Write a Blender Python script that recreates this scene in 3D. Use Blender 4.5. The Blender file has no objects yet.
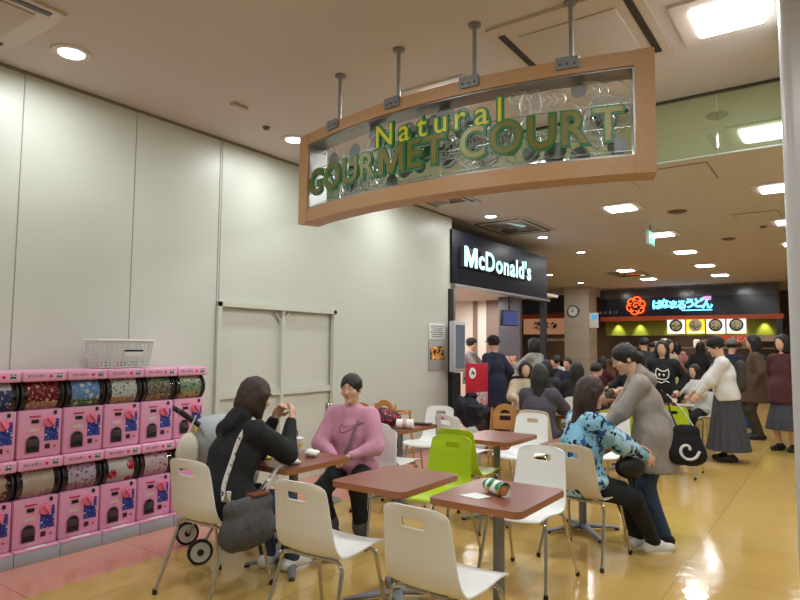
import bpy, bmesh, math, random
import numpy as np
from mathutils import Vector, Matrix, noise
R = random.Random(7)
sc = bpy.context.scene
COL = sc.collection
PI = math.pi
rad = math.radians

# ------------------------------------------------------------------ camera
F_PX, EYE = 620.0, 1.5
CAM_YAW, CAM_PITCH, CAM_ROLL = rad(35.188), rad(4.243), rad(0.45)
cd = bpy.data.cameras.new('camera'); cam = bpy.data.objects.new('camera', cd); COL.objects.link(cam)
cd.sensor_fit = 'HORIZONTAL'; cd.sensor_width = 36.0; cd.lens = 36.0 * F_PX / 800.0
cd.clip_start = 0.05; cd.clip_end = 200
_f0 = Vector((-math.sin(CAM_YAW), math.cos(CAM_YAW), 0)); _r0 = Vector((math.cos(CAM_YAW), math.sin(CAM_YAW), 0))
_f = _f0 * math.cos(CAM_PITCH) + Vector((0, 0, math.sin(CAM_PITCH))); _u = _r0.cross(_f)
_r = _r0 * math.cos(CAM_ROLL) + _u * math.sin(CAM_ROLL); _u2 = -_r0 * math.sin(CAM_ROLL) + _u * math.cos(CAM_ROLL)
cm = Matrix((_r, _u2, -_f)).transposed().to_4x4(); cm.translation = (0, 0, EYE)
cam.matrix_world = cm
sc.camera = cam

# ------------------------------------------------------------------ view, world, lights
sc.view_settings.view_transform = 'Standard'; sc.view_settings.look = 'None'
sc.view_settings.gamma = 1.0; sc.view_settings.use_curve_mapping = False
sc.view_settings.exposure = 0.05
w = bpy.data.worlds.new('world'); sc.world = w; w.use_nodes = True
w.node_tree.nodes['Background'].inputs[0].default_value = (.93, .98, 1.0, 1)
w.node_tree.nodes['Background'].inputs[1].default_value = 0.22
CEIL = 3.55
LAMP_W = 21.0
SQUARE = [(-0.48, 4.13), (-0.5, 6.6), (-0.55, 9.06), (-2.52, 4.25), (-2.5, 6.6), (-2.52, 9.15), (-2.52, 11.7), (-2.57, 14.1), (-2.6, 16.7),
          (-2.6, 19.1), (-0.55, 11.6), (-0.6, 14.1), (-0.6, 16.7), (-4.5, 16.7), (-4.5, 19.1)]
ROUND = [(-4.35, 2.12), (-4.36, 4.33), (-4.37, 6.5), (-4.39, 8.68), (-4.43, 10.89), (-4.45, 13.06), (-6.6, 16.7), (-6.6, 19.3)]
HIDDEN = [(-0.5, 1.6), (-2.5, 1.6), (1.5, 1.6), (1.5, 4.1), (1.5, 6.6), (-0.5, -0.9), (-2.5, -0.9), (1.5, 9.1)]   # the same grid of lamps, running on behind the camera
def lamp(name, x, y, z, size, watt, col=(0.93, 0.99, 1.0), rot=(0, 0, 0), spread=180):
    ld = bpy.data.lights.new(name, 'AREA'); ld.shape = 'SQUARE'; ld.size = size; ld.energy = watt; ld.color = col; ld.spread = rad(spread)
    o = bpy.data.objects.new(name, ld); COL.objects.link(o); o.location = (x, y, z); o.rotation_euler = rot
    return o
for i, (x, y) in enumerate(SQUARE): lamp('panel_light', x, y, CEIL - .045, .35, LAMP_W * (1.0 if y < 10 else .8))
for i, (x, y) in enumerate(HIDDEN): lamp('panel_light', x, y, CEIL - .045, .38, LAMP_W)
for i, (x, y) in enumerate(ROUND): lamp('down_light', x, y, CEIL - .05, .18, LAMP_W * .55, (.95, .99, 1))
lamp('shop_fill_light', -6.4, 10.4, 2.52, 1.2, 50, (1, .98, .94))  # unseen area lamps added to brighten the inside of the hamburger shop
lamp('shop_fill_light', -6.6, 12.2, 2.52, .8, 30, (1, .98, .94))
lamp('kitchen_light', -4.2, 23.6, 2.4, 1.5, 40, (1, .8, .6))
lamp('kitchen_light', -8.9, 23.4, 2.4, 1.2, 30, (1, .8, .6))

# ------------------------------------------------------------------ materials
def lin(c): return c / 12.92 if c <= .04045 else ((c + .055) / 1.055) ** 2.4
def C(r, g, b): return (lin(r / 255), lin(g / 255), lin(b / 255), 1)
MATS = {}
def mat(name, col, rough=.5, metal=0., emit=0., bump=0., bscale=40., var=0., vscale=6., spec=.5, alpha=None, coat=0., stretch=None, dist=.01):
    if name in MATS: return MATS[name]
    m = bpy.data.materials.new(name); m.use_nodes = True; nt = m.node_tree; b = nt.nodes['Principled BSDF']
    b.inputs['Base Color'].default_value = col; b.inputs['Roughness'].default_value = rough; b.inputs['Metallic'].default_value = metal
    b.inputs['Specular IOR Level'].default_value = spec; b.inputs['Coat Weight'].default_value = coat
    if emit:
        b.inputs['Emission Color'].default_value = col; b.inputs['Emission Strength'].default_value = emit
    if bump or var:
        tc = nt.nodes.new('ShaderNodeTexCoord'); mp = nt.nodes.new('ShaderNodeMapping'); nt.links.new(tc.outputs['Object'], mp.inputs[0])
        if stretch: mp.inputs['Scale'].default_value = stretch
    if bump:
        n = nt.nodes.new('ShaderNodeTexNoise'); n.inputs['Scale'].default_value = bscale; n.inputs['Detail'].default_value = 3
        nt.links.new(mp.outputs[0], n.inputs[0]); bp = nt.nodes.new('ShaderNodeBump'); bp.inputs['Strength'].default_value = bump; bp.inputs['Distance'].default_value = dist
        nt.links.new(n.outputs[0], bp.inputs['Height']); nt.links.new(bp.outputs[0], b.inputs['Normal'])
    if var:
        n = nt.nodes.new('ShaderNodeTexNoise'); n.inputs['Scale'].default_value = vscale; n.inputs['Detail'].default_value = 4
        nt.links.new(mp.outputs[0], n.inputs[0]); mx = nt.nodes.new('ShaderNodeMix'); mx.data_type = 'RGBA'
        mx.inputs[6].default_value = tuple(c * (1 - var) for c in col[:3]) + (1,); mx.inputs[7].default_value = tuple(min(1, c * (1 + var)) for c in col[:3]) + (1,)
        nt.links.new(n.outputs[0], mx.inputs[0]); nt.links.new(mx.outputs[2], b.inputs['Base Color'])
    if alpha is not None:
        b.inputs['Alpha'].default_value = alpha
    MATS[name] = m
    return m
def nodes_of(name, rough=.5):
    m = bpy.data.materials.new(name); m.use_nodes = True; MATS[name] = m
    nt = m.node_tree; b = nt.nodes['Principled BSDF']; b.inputs['Roughness'].default_value = rough
    tc = nt.nodes.new('ShaderNodeTexCoord')
    return m, nt, b, tc
def mixc(nt, fac, a, b):
    mx = nt.nodes.new('ShaderNodeMix'); mx.data_type = 'RGBA'
    for i, v in ((0, fac), (6, a), (7, b)):
        if hasattr(v, 'links') or hasattr(v, 'is_output'): nt.links.new(v, mx.inputs[i])
        else: mx.inputs[i].default_value = v
    return mx.outputs[2]
def math_n(nt, op, a, b=None):
    n = nt.nodes.new('ShaderNodeMath'); n.operation = op
    for i, v in ((0, a), (1, b)):
        if v is None: continue
        if isinstance(v, (int, float)): n.inputs[i].default_value = v
        else: nt.links.new(v, n.inputs[i])
    return n.outputs[0]

def floor_material():
    m, nt, b, tc = nodes_of('floor_vinyl', .12)
    sp = nt.nodes.new('ShaderNodeSeparateXYZ'); nt.links.new(tc.outputs['Object'], sp.inputs[0])
    br = nt.nodes.new('ShaderNodeTexBrick'); nt.links.new(tc.outputs['Object'], br.inputs[0])
    br.inputs['Scale'].default_value = 1.0; br.offset = 0; br.inputs['Brick Width'].default_value = .915; br.inputs['Row Height'].default_value = .915
    br.inputs['Mortar Size'].default_value = .004; br.inputs['Bias'].default_value = 0
    br.inputs['Color1'].default_value = C(206, 173, 104); br.inputs['Color2'].default_value = C(199, 163, 92); br.inputs['Mortar'].default_value = C(160, 132, 82)
    n = nt.nodes.new('ShaderNodeTexNoise'); n.inputs['Scale'].default_value = 1.1; n.inputs['Detail'].default_value = 6; nt.links.new(tc.outputs['Object'], n.inputs[0])
    y = mixc(nt, math_n(nt, 'MULTIPLY', n.outputs[0], .55), br.outputs['Color'], C(188, 148, 78))
    b2 = nt.nodes.new('ShaderNodeTexBrick'); nt.links.new(tc.outputs['Object'], b2.inputs[0])
    b2.inputs['Scale'].default_value = 1.0; b2.offset = 0; b2.inputs['Brick Width'].default_value = .915; b2.inputs['Row Height'].default_value = .915
    b2.inputs['Mortar Size'].default_value = .004
    b2.inputs['Color1'].default_value = C(214, 150, 132); b2.inputs['Color2'].default_value = C(206, 140, 122); b2.inputs['Mortar'].default_value = C(176, 112, 100)
    pk = math_n(nt, 'LESS_THAN', sp.outputs[0], -3.98)
    far = math_n(nt, 'LESS_THAN', sp.outputs[1], 12.0); pk = math_n(nt, 'MULTIPLY', pk, far)
    col = mixc(nt, pk, y, b2.outputs['Color'])
    nt.links.new(col, b.inputs['Base Color'])
    n2 = nt.nodes.new('ShaderNodeTexNoise'); n2.inputs['Scale'].default_value = 9; n2.inputs['Detail'].default_value = 3; nt.links.new(tc.outputs['Object'], n2.inputs[0])
    bp = nt.nodes.new('ShaderNodeBump'); bp.inputs['Strength'].default_value = .16; bp.inputs['Distance'].default_value = .012
    nt.links.new(n2.outputs[0], bp.inputs['Height']); nt.links.new(bp.outputs[0], b.inputs['Normal'])
    r = math_n(nt, 'MULTIPLY', n.outputs[0], .25); nt.links.new(r, b.inputs['Roughness'])
    b.inputs['Specular IOR Level'].default_value = .5
    return m
def glass_material(name, tint=(.86, .93, .88, 1), g=.12, haze=0.):
    m = bpy.data.materials.new(name); m.use_nodes = True; nt = m.node_tree; MATS[name] = m
    for n in list(nt.nodes): nt.nodes.remove(n)
    out = nt.nodes.new('ShaderNodeOutputMaterial'); t = nt.nodes.new('ShaderNodeBsdfTransparent'); t.inputs[0].default_value = tint
    gl = nt.nodes.new('ShaderNodeBsdfGlossy'); gl.inputs['Roughness'].default_value = .03
    fr = nt.nodes.new('ShaderNodeFresnel'); fr.inputs[0].default_value = 1.5
    ad = math_n(nt, 'ADD', fr.outputs[0], g - .04)
    mx = nt.nodes.new('ShaderNodeMixShader'); nt.links.new(ad, mx.inputs[0]); nt.links.new(t.outputs[0], mx.inputs[1]); nt.links.new(gl.outputs[0], mx.inputs[2])
    if haze:      # pale green veil mixed in to stand for the bright room's reflection
        tl = nt.nodes.new('ShaderNodeBsdfTranslucent'); tl.inputs[0].default_value = C(196, 220, 186); df = nt.nodes.new('ShaderNodeBsdfDiffuse'); df.inputs[0].default_value = C(196, 220, 186)
        m1 = nt.nodes.new('ShaderNodeMixShader'); nt.links.new(tl.outputs[0], m1.inputs[1]); nt.links.new(df.outputs[0], m1.inputs[2])
        m2 = nt.nodes.new('ShaderNodeMixShader'); m2.inputs[0].default_value = haze; nt.links.new(mx.outputs[0], m2.inputs[1]); nt.links.new(m1.outputs[0], m2.inputs[2]); mx = m2
    nt.links.new(mx.outputs[0], out.inputs[0])
    return m
def speckle(name, base, spots, scale=30, thr=.5, rough=.8, bump=0):
    """base cloth with noise flecks in further colours"""
    m, nt, b, tc = nodes_of(name, rough)
    cur = base
    for i, (col, t, s) in enumerate(spots):
        n = nt.nodes.new('ShaderNodeTexNoise'); n.inputs['Scale'].default_value = s; n.inputs['Detail'].default_value = 3
        mp = nt.nodes.new('ShaderNodeMapping'); mp.inputs['Location'].default_value = (3.1 * i, 1.7 * i, .4); nt.links.new(tc.outputs['Object'], mp.inputs[0])
        nt.links.new(mp.outputs[0], n.inputs[0]); f = math_n(nt, 'GREATER_THAN', n.outputs[0], t)
        cur = mixc(nt, f, cur, col)
    if not isinstance(cur, tuple): nt.links.new(cur, b.inputs['Base Color'])
    return m
def poster(name, top, mid, low, dot, scale=26):
    """printed card: three soft bands with blobs of another colour"""
    m, nt, b, tc = nodes_of(name, .35)
    sp = nt.nodes.new('ShaderNodeSeparateXYZ'); nt.links.new(tc.outputs['Object'], sp.inputs[0])
    v = nt.nodes.new('ShaderNodeTexVoronoi'); v.inputs['Scale'].default_value = scale; nt.links.new(tc.outputs['Object'], v.inputs[0])
    z = sp.outputs[2]
    f1 = math_n(nt, 'GREATER_THAN', z, .475); f2 = math_n(nt, 'LESS_THAN', z, .385)
    c1 = mixc(nt, f1, mid, top); c2 = mixc(nt, f2, c1, low)
    bl = math_n(nt, 'LESS_THAN', v.outputs['Distance'], .33)
    c3 = mixc(nt, bl, c2, dot)
    nv = nt.nodes.new('ShaderNodeTexNoise'); nv.inputs['Scale'].default_value = 60; nt.links.new(tc.outputs['Object'], nv.inputs[0])
    c4 = mixc(nt, math_n(nt, 'GREATER_THAN', nv.outputs[0], .62), c3, (.8, .78, .75, 1))
    nt.links.new(c4, b.inputs['Base Color'])
    return m

M_wall = mat('wall_panel', C(206, 209, 198), .4, var=.03, vscale=1.2, bump=.03, bscale=3)
M_ceil = mat('ceiling_board', C(208, 200, 196), .8, var=.02, vscale=.8)
M_white = mat('white_plastic', C(236, 236, 234), .3, bump=.01, bscale=200)
M_beige = mat('beige_plastic', C(214, 200, 178), .35)
M_lime = mat('lime_plastic', C(172, 200, 28), .32)
M_chrome = mat('chrome', C(190, 188, 184), .18, 1)
M_steel = mat('brushed_steel', C(170, 170, 170), .35, 1)
M_grey = mat('grey_metal', C(128, 130, 134), .45, .3)
M_dark = mat('dark_plastic', C(34, 32, 34), .4)
M_black = mat('black', C(16, 16, 18), .5)
M_top = mat('table_laminate', C(136, 82, 66), .28, var=.14, vscale=5, stretch=(1, 8, 1))
M_edge = mat('table_edge', C(156, 96, 56), .4)
M_navy = mat('navy_fascia', C(38, 42, 58), .18)
M_wood = mat('sign_wood', C(186, 144, 102), .42, var=.07, vscale=4, stretch=(6, 1, 6))
M_oak = mat('oak', C(196, 140, 78), .5, var=.15, vscale=10, stretch=(1, 1, 6))
M_light = mat('lamp_diffuser', (.96, .98, 1, 1), .5, emit=9)
M_skin = mat('skin', C(214, 168, 142), .5, var=.04, vscale=20)
M_pink = mat('machine_pink', C(226, 158, 190), .3)
M_paper = mat('white_paper', C(236, 234, 232), .7)
M_glass = glass_material('smoke_glass', (.88, .96, .86, 1), .16, .14)
M_hair = mat('black_hair', C(22, 18, 18), .45, bump=.6, bscale=60, stretch=(6, 6, .6))
M_brownhair = mat('brown_hair', C(52, 30, 26), .45, bump=.6, bscale=60, stretch=(6, 6, .6))

# ------------------------------------------------------------------ mesh helpers
def new(): return bmesh.new()
def box(bm, c, s, bev=0., seg=2, M=None):
    r = bmesh.ops.create_cube(bm, size=1.0); vs = r['verts']
    for v in vs: v.co = Vector((v.co.x * s[0], v.co.y * s[1], v.co.z * s[2]))
    if bev:
        es = list({e for v in vs for e in v.link_edges})
        rr = bmesh.ops.bevel(bm, geom=es, offset=bev, segments=seg, affect='EDGES', profile=.5)
        vs = list({v for f in rr['faces'] for v in f.verts} | {v for v in vs if v.is_valid})
    T = Matrix.Translation(Vector(c))
    if M is not None: T = T @ M
    for v in vs: v.co = T @ v.co
    return vs
def frames(pts):
    out = []; n = len(pts)
    t0 = (pts[1] - pts[0]).normalized(); up = Vector((0, 0, 1)) if abs(t0.z) < .9 else Vector((1, 0, 0))
    side = t0.cross(up).normalized()
    for i in range(n):
        t = (pts[min(i + 1, n - 1)] - pts[max(i - 1, 0)]).normalized()
        side = (side - t * side.dot(t)).normalized(); out.append((side, t.cross(side)))
    return out
def smooth_path(pts, k=6):
    P = [Vector(p) for p in pts]
    if len(P) < 3: return P
    Q = [P[0] * 2 - P[1]] + P + [P[-1] * 2 - P[-2]]; out = []
    for i in range(1, len(Q) - 2):
        a, b, c, d = Q[i - 1:i + 3]
        for j in range(k):
            t = j / k
            out.append(.5 * ((2 * b) + (c - a) * t + (2 * a - 5 * b + 4 * c - d) * t * t + (3 * b - a - 3 * c + d) * t ** 3))
    return out + [P[-1]]
def tube(bm, pts, r, n=10, flat=1.0, smooth=0):
    P = smooth_path(pts, smooth) if smooth else [Vector(p) for p in pts]
    fr = frames(P); rs = r if isinstance(r, (list, tuple)) else None; rings = []
    for i, p in enumerate(P):
        if rs: x = i / (len(P) - 1) * (len(rs) - 1); j = min(int(x), len(rs) - 2); rr = rs[j] + (rs[j + 1] - rs[j]) * (x - j)
        else: rr = r
        a, b = fr[i]
        rings.append([bm.verts.new(p + a * rr * math.cos(2 * PI * k / n) + b * rr * flat * math.sin(2 * PI * k / n)) for k in range(n)])
    for i in range(len(rings) - 1):
        for k in range(n): bm.faces.new((rings[i][k], rings[i][(k + 1) % n], rings[i + 1][(k + 1) % n], rings[i + 1][k]))
    bm.faces.new(rings[0][::-1]); bm.faces.new(rings[-1])
def lathe(bm, prof, n=24, M=None, cap=True):
    M = M or Matrix(); rings = []
    for r, z in prof: rings.append([bm.verts.new(M @ Vector((r * math.cos(2 * PI * k / n), r * math.sin(2 * PI * k / n), z))) for k in range(n)])
    for i in range(len(rings) - 1):
        for k in range(n): bm.faces.new((rings[i][k], rings[i][(k + 1) % n], rings[i + 1][(k + 1) % n], rings[i + 1][k]))
    if cap:
        bm.faces.new(rings[0][::-1]); bm.faces.new(rings[-1])
def prism(bm, pts, t, M=None):
    """flat outline in local xy, extruded by t along local z"""
    M = M or Matrix()
    a = [bm.verts.new(M @ Vector((x, y, 0))) for x, y in pts]; b = [bm.verts.new(M @ Vector((x, y, t))) for x, y in pts]
    n = len(pts); bm.faces.new(a[::-1]); bm.faces.new(b)
    for i in range(n): bm.faces.new((a[i], a[(i + 1) % n], b[(i + 1) % n], b[i]))
def ball(bm, c, r, M=None, seg=12):
    if not isinstance(r, (tuple, list)): r = (r, r, r)
    T = Matrix.Translation(Vector(c)) @ (M or Matrix()) @ Matrix.Diagonal((*r, 1))
    bmesh.ops.create_uvsphere(bm, u_segments=seg, v_segments=max(6, seg * 2 // 3), radius=1, matrix=T)
def rrect(w, h, r, n=5):
    out = []
    for cx, cy, a in ((w / 2 - r, h / 2 - r, 0), (-w / 2 + r, h / 2 - r, 90), (-w / 2 + r, -h / 2 + r, 180), (w / 2 - r, -h / 2 + r, 270)):
        for i in range(n + 1): t = rad(a + 90 * i / n); out.append((cx + r * math.cos(t), cy + r * math.sin(t)))
    return out
def axes(o, x, y, z):
    m = Matrix((Vector(x), Vector(y), Vector(z))).transposed().to_4x4(); m.translation = Vector(o); return m
FRONT = lambda x, y, z: axes((x, y, z), (1, 0, 0), (0, 0, 1), (0, -1, 0))      # local xy drawn on a face that looks toward -y
EAST = lambda x, y, z: axes((x, y, z), (0, 1, 0), (0, 0, 1), (1, 0, 0))        # local xy drawn on a face that looks toward +x
def mesh_of(name, bm, m, smooth=True, angle=35):
    bmesh.ops.recalc_face_normals(bm, faces=bm.faces)
    me = bpy.data.meshes.new(name); bm.to_mesh(me); bm.free()
    if m: me.materials.append(m)
    if smooth:
        me.polygons.foreach_set('use_smooth', [True] * len(me.polygons)); me.set_sharp_from_angle(angle=rad(angle))
    me.update()
    return me
def obj(name, bm, m, parent=None, smooth=True, angle=35, label=None):
    me = bm if isinstance(bm, bpy.types.Mesh) else mesh_of(name, bm, m, smooth, angle)
    o = bpy.data.objects.new(name, me); COL.objects.link(o)
    if parent: o.parent = parent
    if label: o['label'] = label
    return o
def thing(name, label, cat, loc=(0, 0, 0), rz=0, group=None):
    o = bpy.data.objects.new(name, None); COL.objects.link(o); o.location = loc; o.rotation_euler = (0, 0, rz); o.empty_display_size = .1
    return tag(o, label, cat, group)
def tag(o, label, cat, group=None):
    o['label'] = label; o['category'] = cat
    if group: o['group'] = group
    return o
def struct(name, bm, m, smooth=False):
    o = obj(name, bm, m, None, smooth); o['kind'] = 'structure'; return o
def dup(root, loc, rz, label, group=None):
    r = root.copy(); COL.objects.link(r); r.location = loc; r.rotation_euler = (0, 0, rz); r['label'] = label
    if group: r['group'] = group
    for ch in list(root.children):
        c = ch.copy(); COL.objects.link(c); c.parent = r
        for g in ch.children:
            d = g.copy(); COL.objects.link(d); d.parent = c
    return r
def m_letter(size, depth, m, M, e, sx):
    """a bold capital M drawn by hand"""
    ref = text_mesh('E', size, depth, m, Matrix()); ys = [v.co.y for v in ref.vertices]; y0, H = min(ys) - e, max(ys) - min(ys) + 2 * e; bpy.data.meshes.remove(ref)
    W = .82 * size + 2 * e; s = .13 * size + 2 * e; h = W / 2
    pts = [(-h, 0), (-h + s, 0), (-h + s, .62 * H), (-.42 * s, 0), (.42 * s, 0), (h - s, .62 * H), (h - s, 0), (h, 0), (h, H), (h - 1.2 * s, H), (0, .38 * H), (-h + 1.2 * s, H), (-h, H)]
    b = new(); prism(b, [(x, y + y0) for x, y in pts], depth, Matrix.Translation((0, 0, -depth / 2)))
    me = mesh_of('letter_m', b, m, False); me.transform(M @ Matrix.Diagonal((sx, 1, 1, 1))); me.update(); return me
def text_mesh(s, size, depth, m, M, bold=0., sx=1., align='CENTER', shear=0.):
    if s == 'M': return m_letter(size, depth, m, M, bold, sx)
    cu = bpy.data.curves.new('t', 'FONT'); cu.body = s; cu.size = size; cu.extrude = depth / 2; cu.offset = bold; cu.align_x = align; cu.align_y = 'CENTER'; cu.shear = shear
    cu.resolution_u = 4
    o = bpy.data.objects.new('t', cu); me = bpy.data.meshes.new_from_object(o)
    bpy.data.objects.remove(o); me.materials.clear(); me.materials.append(m)
    me.transform(M @ Matrix.Diagonal((sx, 1, 1, 1))); me.update()
    return me
def textobj(name, s, size, depth, m, M, parent, **k):
    return obj(name, text_mesh(s, size, depth, m, M, **k), None, parent)

def spread(word, size, bold, p0, p1, gap):
    """widths of the letters measured, then stretched so the word fills p0..p1: (character, centre, stretch)"""
    ws = []
    for c in word:
        me = text_mesh(c, size, .01, M_white, Matrix(), bold=bold); xs_ = [v.co.x for v in me.vertices]; ws.append((min(xs_), max(xs_))); bpy.data.meshes.remove(me)
    tot = sum(q - p for p, q in ws); k = ((p1 - p0) - gap * (len(word) - 1)) / tot; out = []; cur = p0
    for c, (p, q) in zip(word, ws):
        out.append((c, cur - p * k, k)); cur += (q - p) * k + gap
    return out

from mathutils.bvhtree import BVHTree
def hug(children, pts, off):
    """push points onto the outside of the given meshes"""
    trees = [BVHTree.FromPolygons([v.co for v in c.data.vertices], [p.vertices for p in c.data.polygons]) for c in children]; out = []
    for p in pts:
        best = min((tr.find_nearest(Vector(p)) for tr in trees), key=lambda q: q[3]); out.append(best[0] + best[1] * off)
    return out
# ================================================================== THE SETTING
WX = -4.95
b = new(); box(b, (-2, 9, -.05), (20, 34, .1)); struct('floor', b, floor_material())
b = new(); box(b, (-2, 9, CEIL + .05), (20, 34, .1)); struct('ceiling', b, M_ceil)
# left wall with panel joints and the recessed double panel
b = new(); box(b, (WX - .1, -1.2, CEIL / 2), (.2, 10.2, CEIL)); box(b, (WX - .1, 7.03, CEIL / 2), (.2, 2.76, CEIL)); box(b, (WX - .1, 4.78, (1.9 + CEIL) / 2), (.2, 1.74, CEIL - 1.9)); struct('wall_left', b, M_wall)
M_joint = mat('panel_joint', C(150, 148, 138), .6)
b = new()
for y in (-1.6, -.7, .22, 1.15, 2.08, 3.0, 3.93): box(b, (WX + .001, y, (CEIL if y not in () else 0) / 2), (.004, .007, CEIL)) if not 3.95 < y < 5.6 else None
struct('trim_1', b, M_joint)
b = new(); box(b, (WX + .006, -1.2, .04), (.012, 10.1, .08)); box(b, (WX + .006, 7.03, .04), (.012, 2.7, .08)); struct('baseboard_left', b, mat('baseboard', C(150, 146, 140), .5))
b = new(); box(b, (WX + .004, 2.0, CEIL - .012), (.03, 17, .02)); struct('trim_2', b, mat('cornice', C(128, 118, 108), .6))
# recessed service doors
M_door = mat('door_panel', C(206, 208, 194), .45, var=.03, vscale=2)
b = new()
box(b, (WX + .01, 3.93, .96), (.05, .05, 1.92)); box(b, (WX + .01, 5.63, .96), (.05, .05, 1.92)); box(b, (WX + .01, 4.78, 1.9), (.05, 1.75, .05))
struct('door_1', b, M_door)
b = new()
box(b, (WX - .05, 4.78, .95), (.03, 1.72, 1.9)); o = struct('door_2', b, M_door)
b = new(); box(b, (WX - .01, 4.8, .95), (.05, .04, 1.86)); box(b, (WX - .012, 4.36, 1.0), (.03, .86, .07)); box(b, (WX - .012, 5.23, 1.0), (.03, .8, .07))
for s in (-1, 1): tube(b, [(WX - .01, 4.8 + s * .02, 1.76), (WX - .01, 4.8 + s * .1, 1.85)], .012, 6)
struct('trim_3', b, M_door)
# end of the wall, dark return
b = new(); box(b, (WX + .004, 8.37, 1.2), (.05, .09, 2.4)); struct('trim_4', b, M_black)
b = new(); box(b, (WX - .1, 8.42, CEIL / 2), (.2, .02, CEIL)); struct('wall_return', b, M_wall)
# hamburger shop shell
M_cream = mat('cream_wall', C(222, 212, 202), .5); M_brownw = mat('brown_wall', C(128, 110, 98), .5)
b = new(); box(b, (-7.9, 10.8, CEIL / 2), (.1, 5.0, CEIL)); struct('wall_shop_back', b, M_cream)
b = new(); box(b, (-6.5, 8.4, CEIL / 2), (2.9, .1, CEIL)); struct('wall_shop_side', b, M_cream)
b = new(); box(b, (-5.83, 12.45, CEIL / 2), (.5, .12, CEIL)); struct('wall_shop_end', b, mat('dark_panel', C(86, 84, 90), .4))
b = new(); box(b, (-7.1, 13.2, CEIL / 2), (1.7, .12, CEIL)); struct('wall_shop_deep', b, mat('cream_wall', C(222, 212, 202)))
b = new(); box(b, (-6.45, 10.8, 2.62), (2.85, 4.8, .06)); struct('ceiling_shop', b, mat('shop_ceiling', C(206, 198, 190), .7))
b = new(); box(b, (-6.52, 13.12, 1.3), (.46, .04, 2.6)); box(b, (-7.05, 13.12, 1.3), (.1, .05, 2.6)); struct('trim_5', b, M_brownw)
# far wall and wall to the left beyond the shop
b = new(); box(b, (-3, 25.5, CEIL / 2), (20, .2, CEIL)); struct('wall_back', b, mat('back_kitchen', C(92, 78, 66), .7))
b = new(); box(b, (-11.5, 18, CEIL / 2), (.2, 16, CEIL)); struct('wall_far_left', b, M_brownw)
b = new(); box(b, (2.6, 22.0, CEIL / 2), (7.4, .2, CEIL)); struct('wall_far_right', b, mat('orange_wall', C(224, 92, 40), .5))
b = new(); box(b, (3.4, 9, CEIL / 2), (.2, 26, CEIL)); struct('wall_right', b, M_wall)
b = new(); box(b, (-2, -3.6, CEIL / 2), (11, .2, CEIL)); struct('wall_front', b, M_wall)  # unseen pale wall added for the smoke glass to reflect and for fill
# clock pillar
M_pill = mat('pillar_tile', C(196, 180, 162), .4, var=.03)
b = new(); box(b, (-7.2, 21.0, CEIL / 2), (.84, .84, CEIL)); struct('pillar_far', b, M_pill)
b = new()
for z in (.55, 1.1, 1.65, 2.2, 2.75, 3.3): box(b, (-7.2, 21.0, z), (.846, .846, .012))
struct('trim_6', b, M_joint)
# near pillar at the right edge of the view
b = new(); prism(b, [(x + .35, y + .4) for x, y in rrect(1.1, .8, .06)], CEIL, axes((0, 3.72, 0), (1, 0, 0), (0, 1, 0), (0, 0, 1))); struct('pillar_right', b, mat('pillar_paint', C(196, 196, 200), .3), True)

# ceiling lamps
def square_lamp():
    t = thing('ceiling_light', '', 'ceiling light', (*SQUARE[0], CEIL))
    b = new(); prism(b, rrect(.57, .57, .01, 1), .02, Matrix.Translation((0, 0, -.02)))
    obj('frame', b, mat('lamp_frame', C(216, 206, 196), .5), t)
    b = new(); prism(b, rrect(.37, .37, .02, 2), .018, Matrix.Translation((0, 0, -.036)))
    obj('diffuser', b, M_light, t)
    return t
def round_lamp():
    t = thing('downlight', '', 'ceiling light', (*ROUND[0], CEIL))
    b = new(); lathe(b, [(.09, -.012), (.13, -.012), (.135, -.004), (.135, 0), (.09, 0)], 28, cap=False); obj('trim_ring', b, mat('lamp_frame', C(216, 206, 196)), t)
    b = new(); lathe(b, [(.001, -.014), (.085, -.014), (.085, -.002), (.001, -.002)], 24, cap=False); obj('diffuser', b, M_light, t)
    return t
SL = {(-0.48, 4.13): 'large square ceiling light nearest the pillar on the right', (-0.5, 6.6): 'square ceiling light seen through the smoke glass on the right',
      (-2.52, 4.25): 'square ceiling light just behind the hanging wooden sign', (-2.5, 6.6): 'square ceiling light seen through the cut-out leaves of the sign',
      (-2.52, 9.15): 'square ceiling light just in front of the exit sign', (-0.55, 9.06): 'square ceiling light half behind the right pillar, just beyond the smoke glass'}
far = ['beyond the exit sign', 'second beyond the exit sign', 'third beyond the exit sign', 'closest to the noodle shop, row of the exit sign']
s0 = square_lamp()
for i, (x, y) in enumerate(SQUARE):
    lab = SL.get((x, y)) or ('square ceiling light ' + far[[11.7, 14.1, 16.7, 19.1].index(y)] if x < -2 and x > -3 and y in (11.7, 14.1, 16.7, 19.1) else
        {(-4.5, 16.7): 'square ceiling light beside the farthest ceiling air unit', (-4.5, 19.1): 'square ceiling light farthest on the left, nearest the clock pillar',
         (-0.55, 11.6): 'square ceiling light at the right pillar edge, second beyond the glass', (-0.6, 14.1): 'square ceiling light third beyond the glass on the right', (-0.6, 16.7): 'square ceiling light farthest of the right-hand row'}[(x, y)])
    if i == 0: s0['label'] = lab; s0['group'] = 'square ceiling lights'
    else: dup(s0, (x, y, CEIL), 0, lab, 'square ceiling lights')
r0 = round_lamp()
RL = ['large round downlight at upper left above the pink machines', 'round downlight beside the left end of the wooden sign', 'round downlight hidden behind the wooden sign',
      'round downlight above the near end of the hamburger shop sign', 'round downlight above the middle of the hamburger shop sign', 'round downlight beyond the hamburger shop corner',
      'round downlight in front of the clock pillar', 'round downlight farthest away, above the clock pillar']
for i, (x, y) in enumerate(ROUND):
    if i == 0: r0['label'] = RL[0]; r0['group'] = 'round downlights'
    else: dup(r0, (x, y, CEIL), 0, RL[i], 'round downlights')

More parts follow.
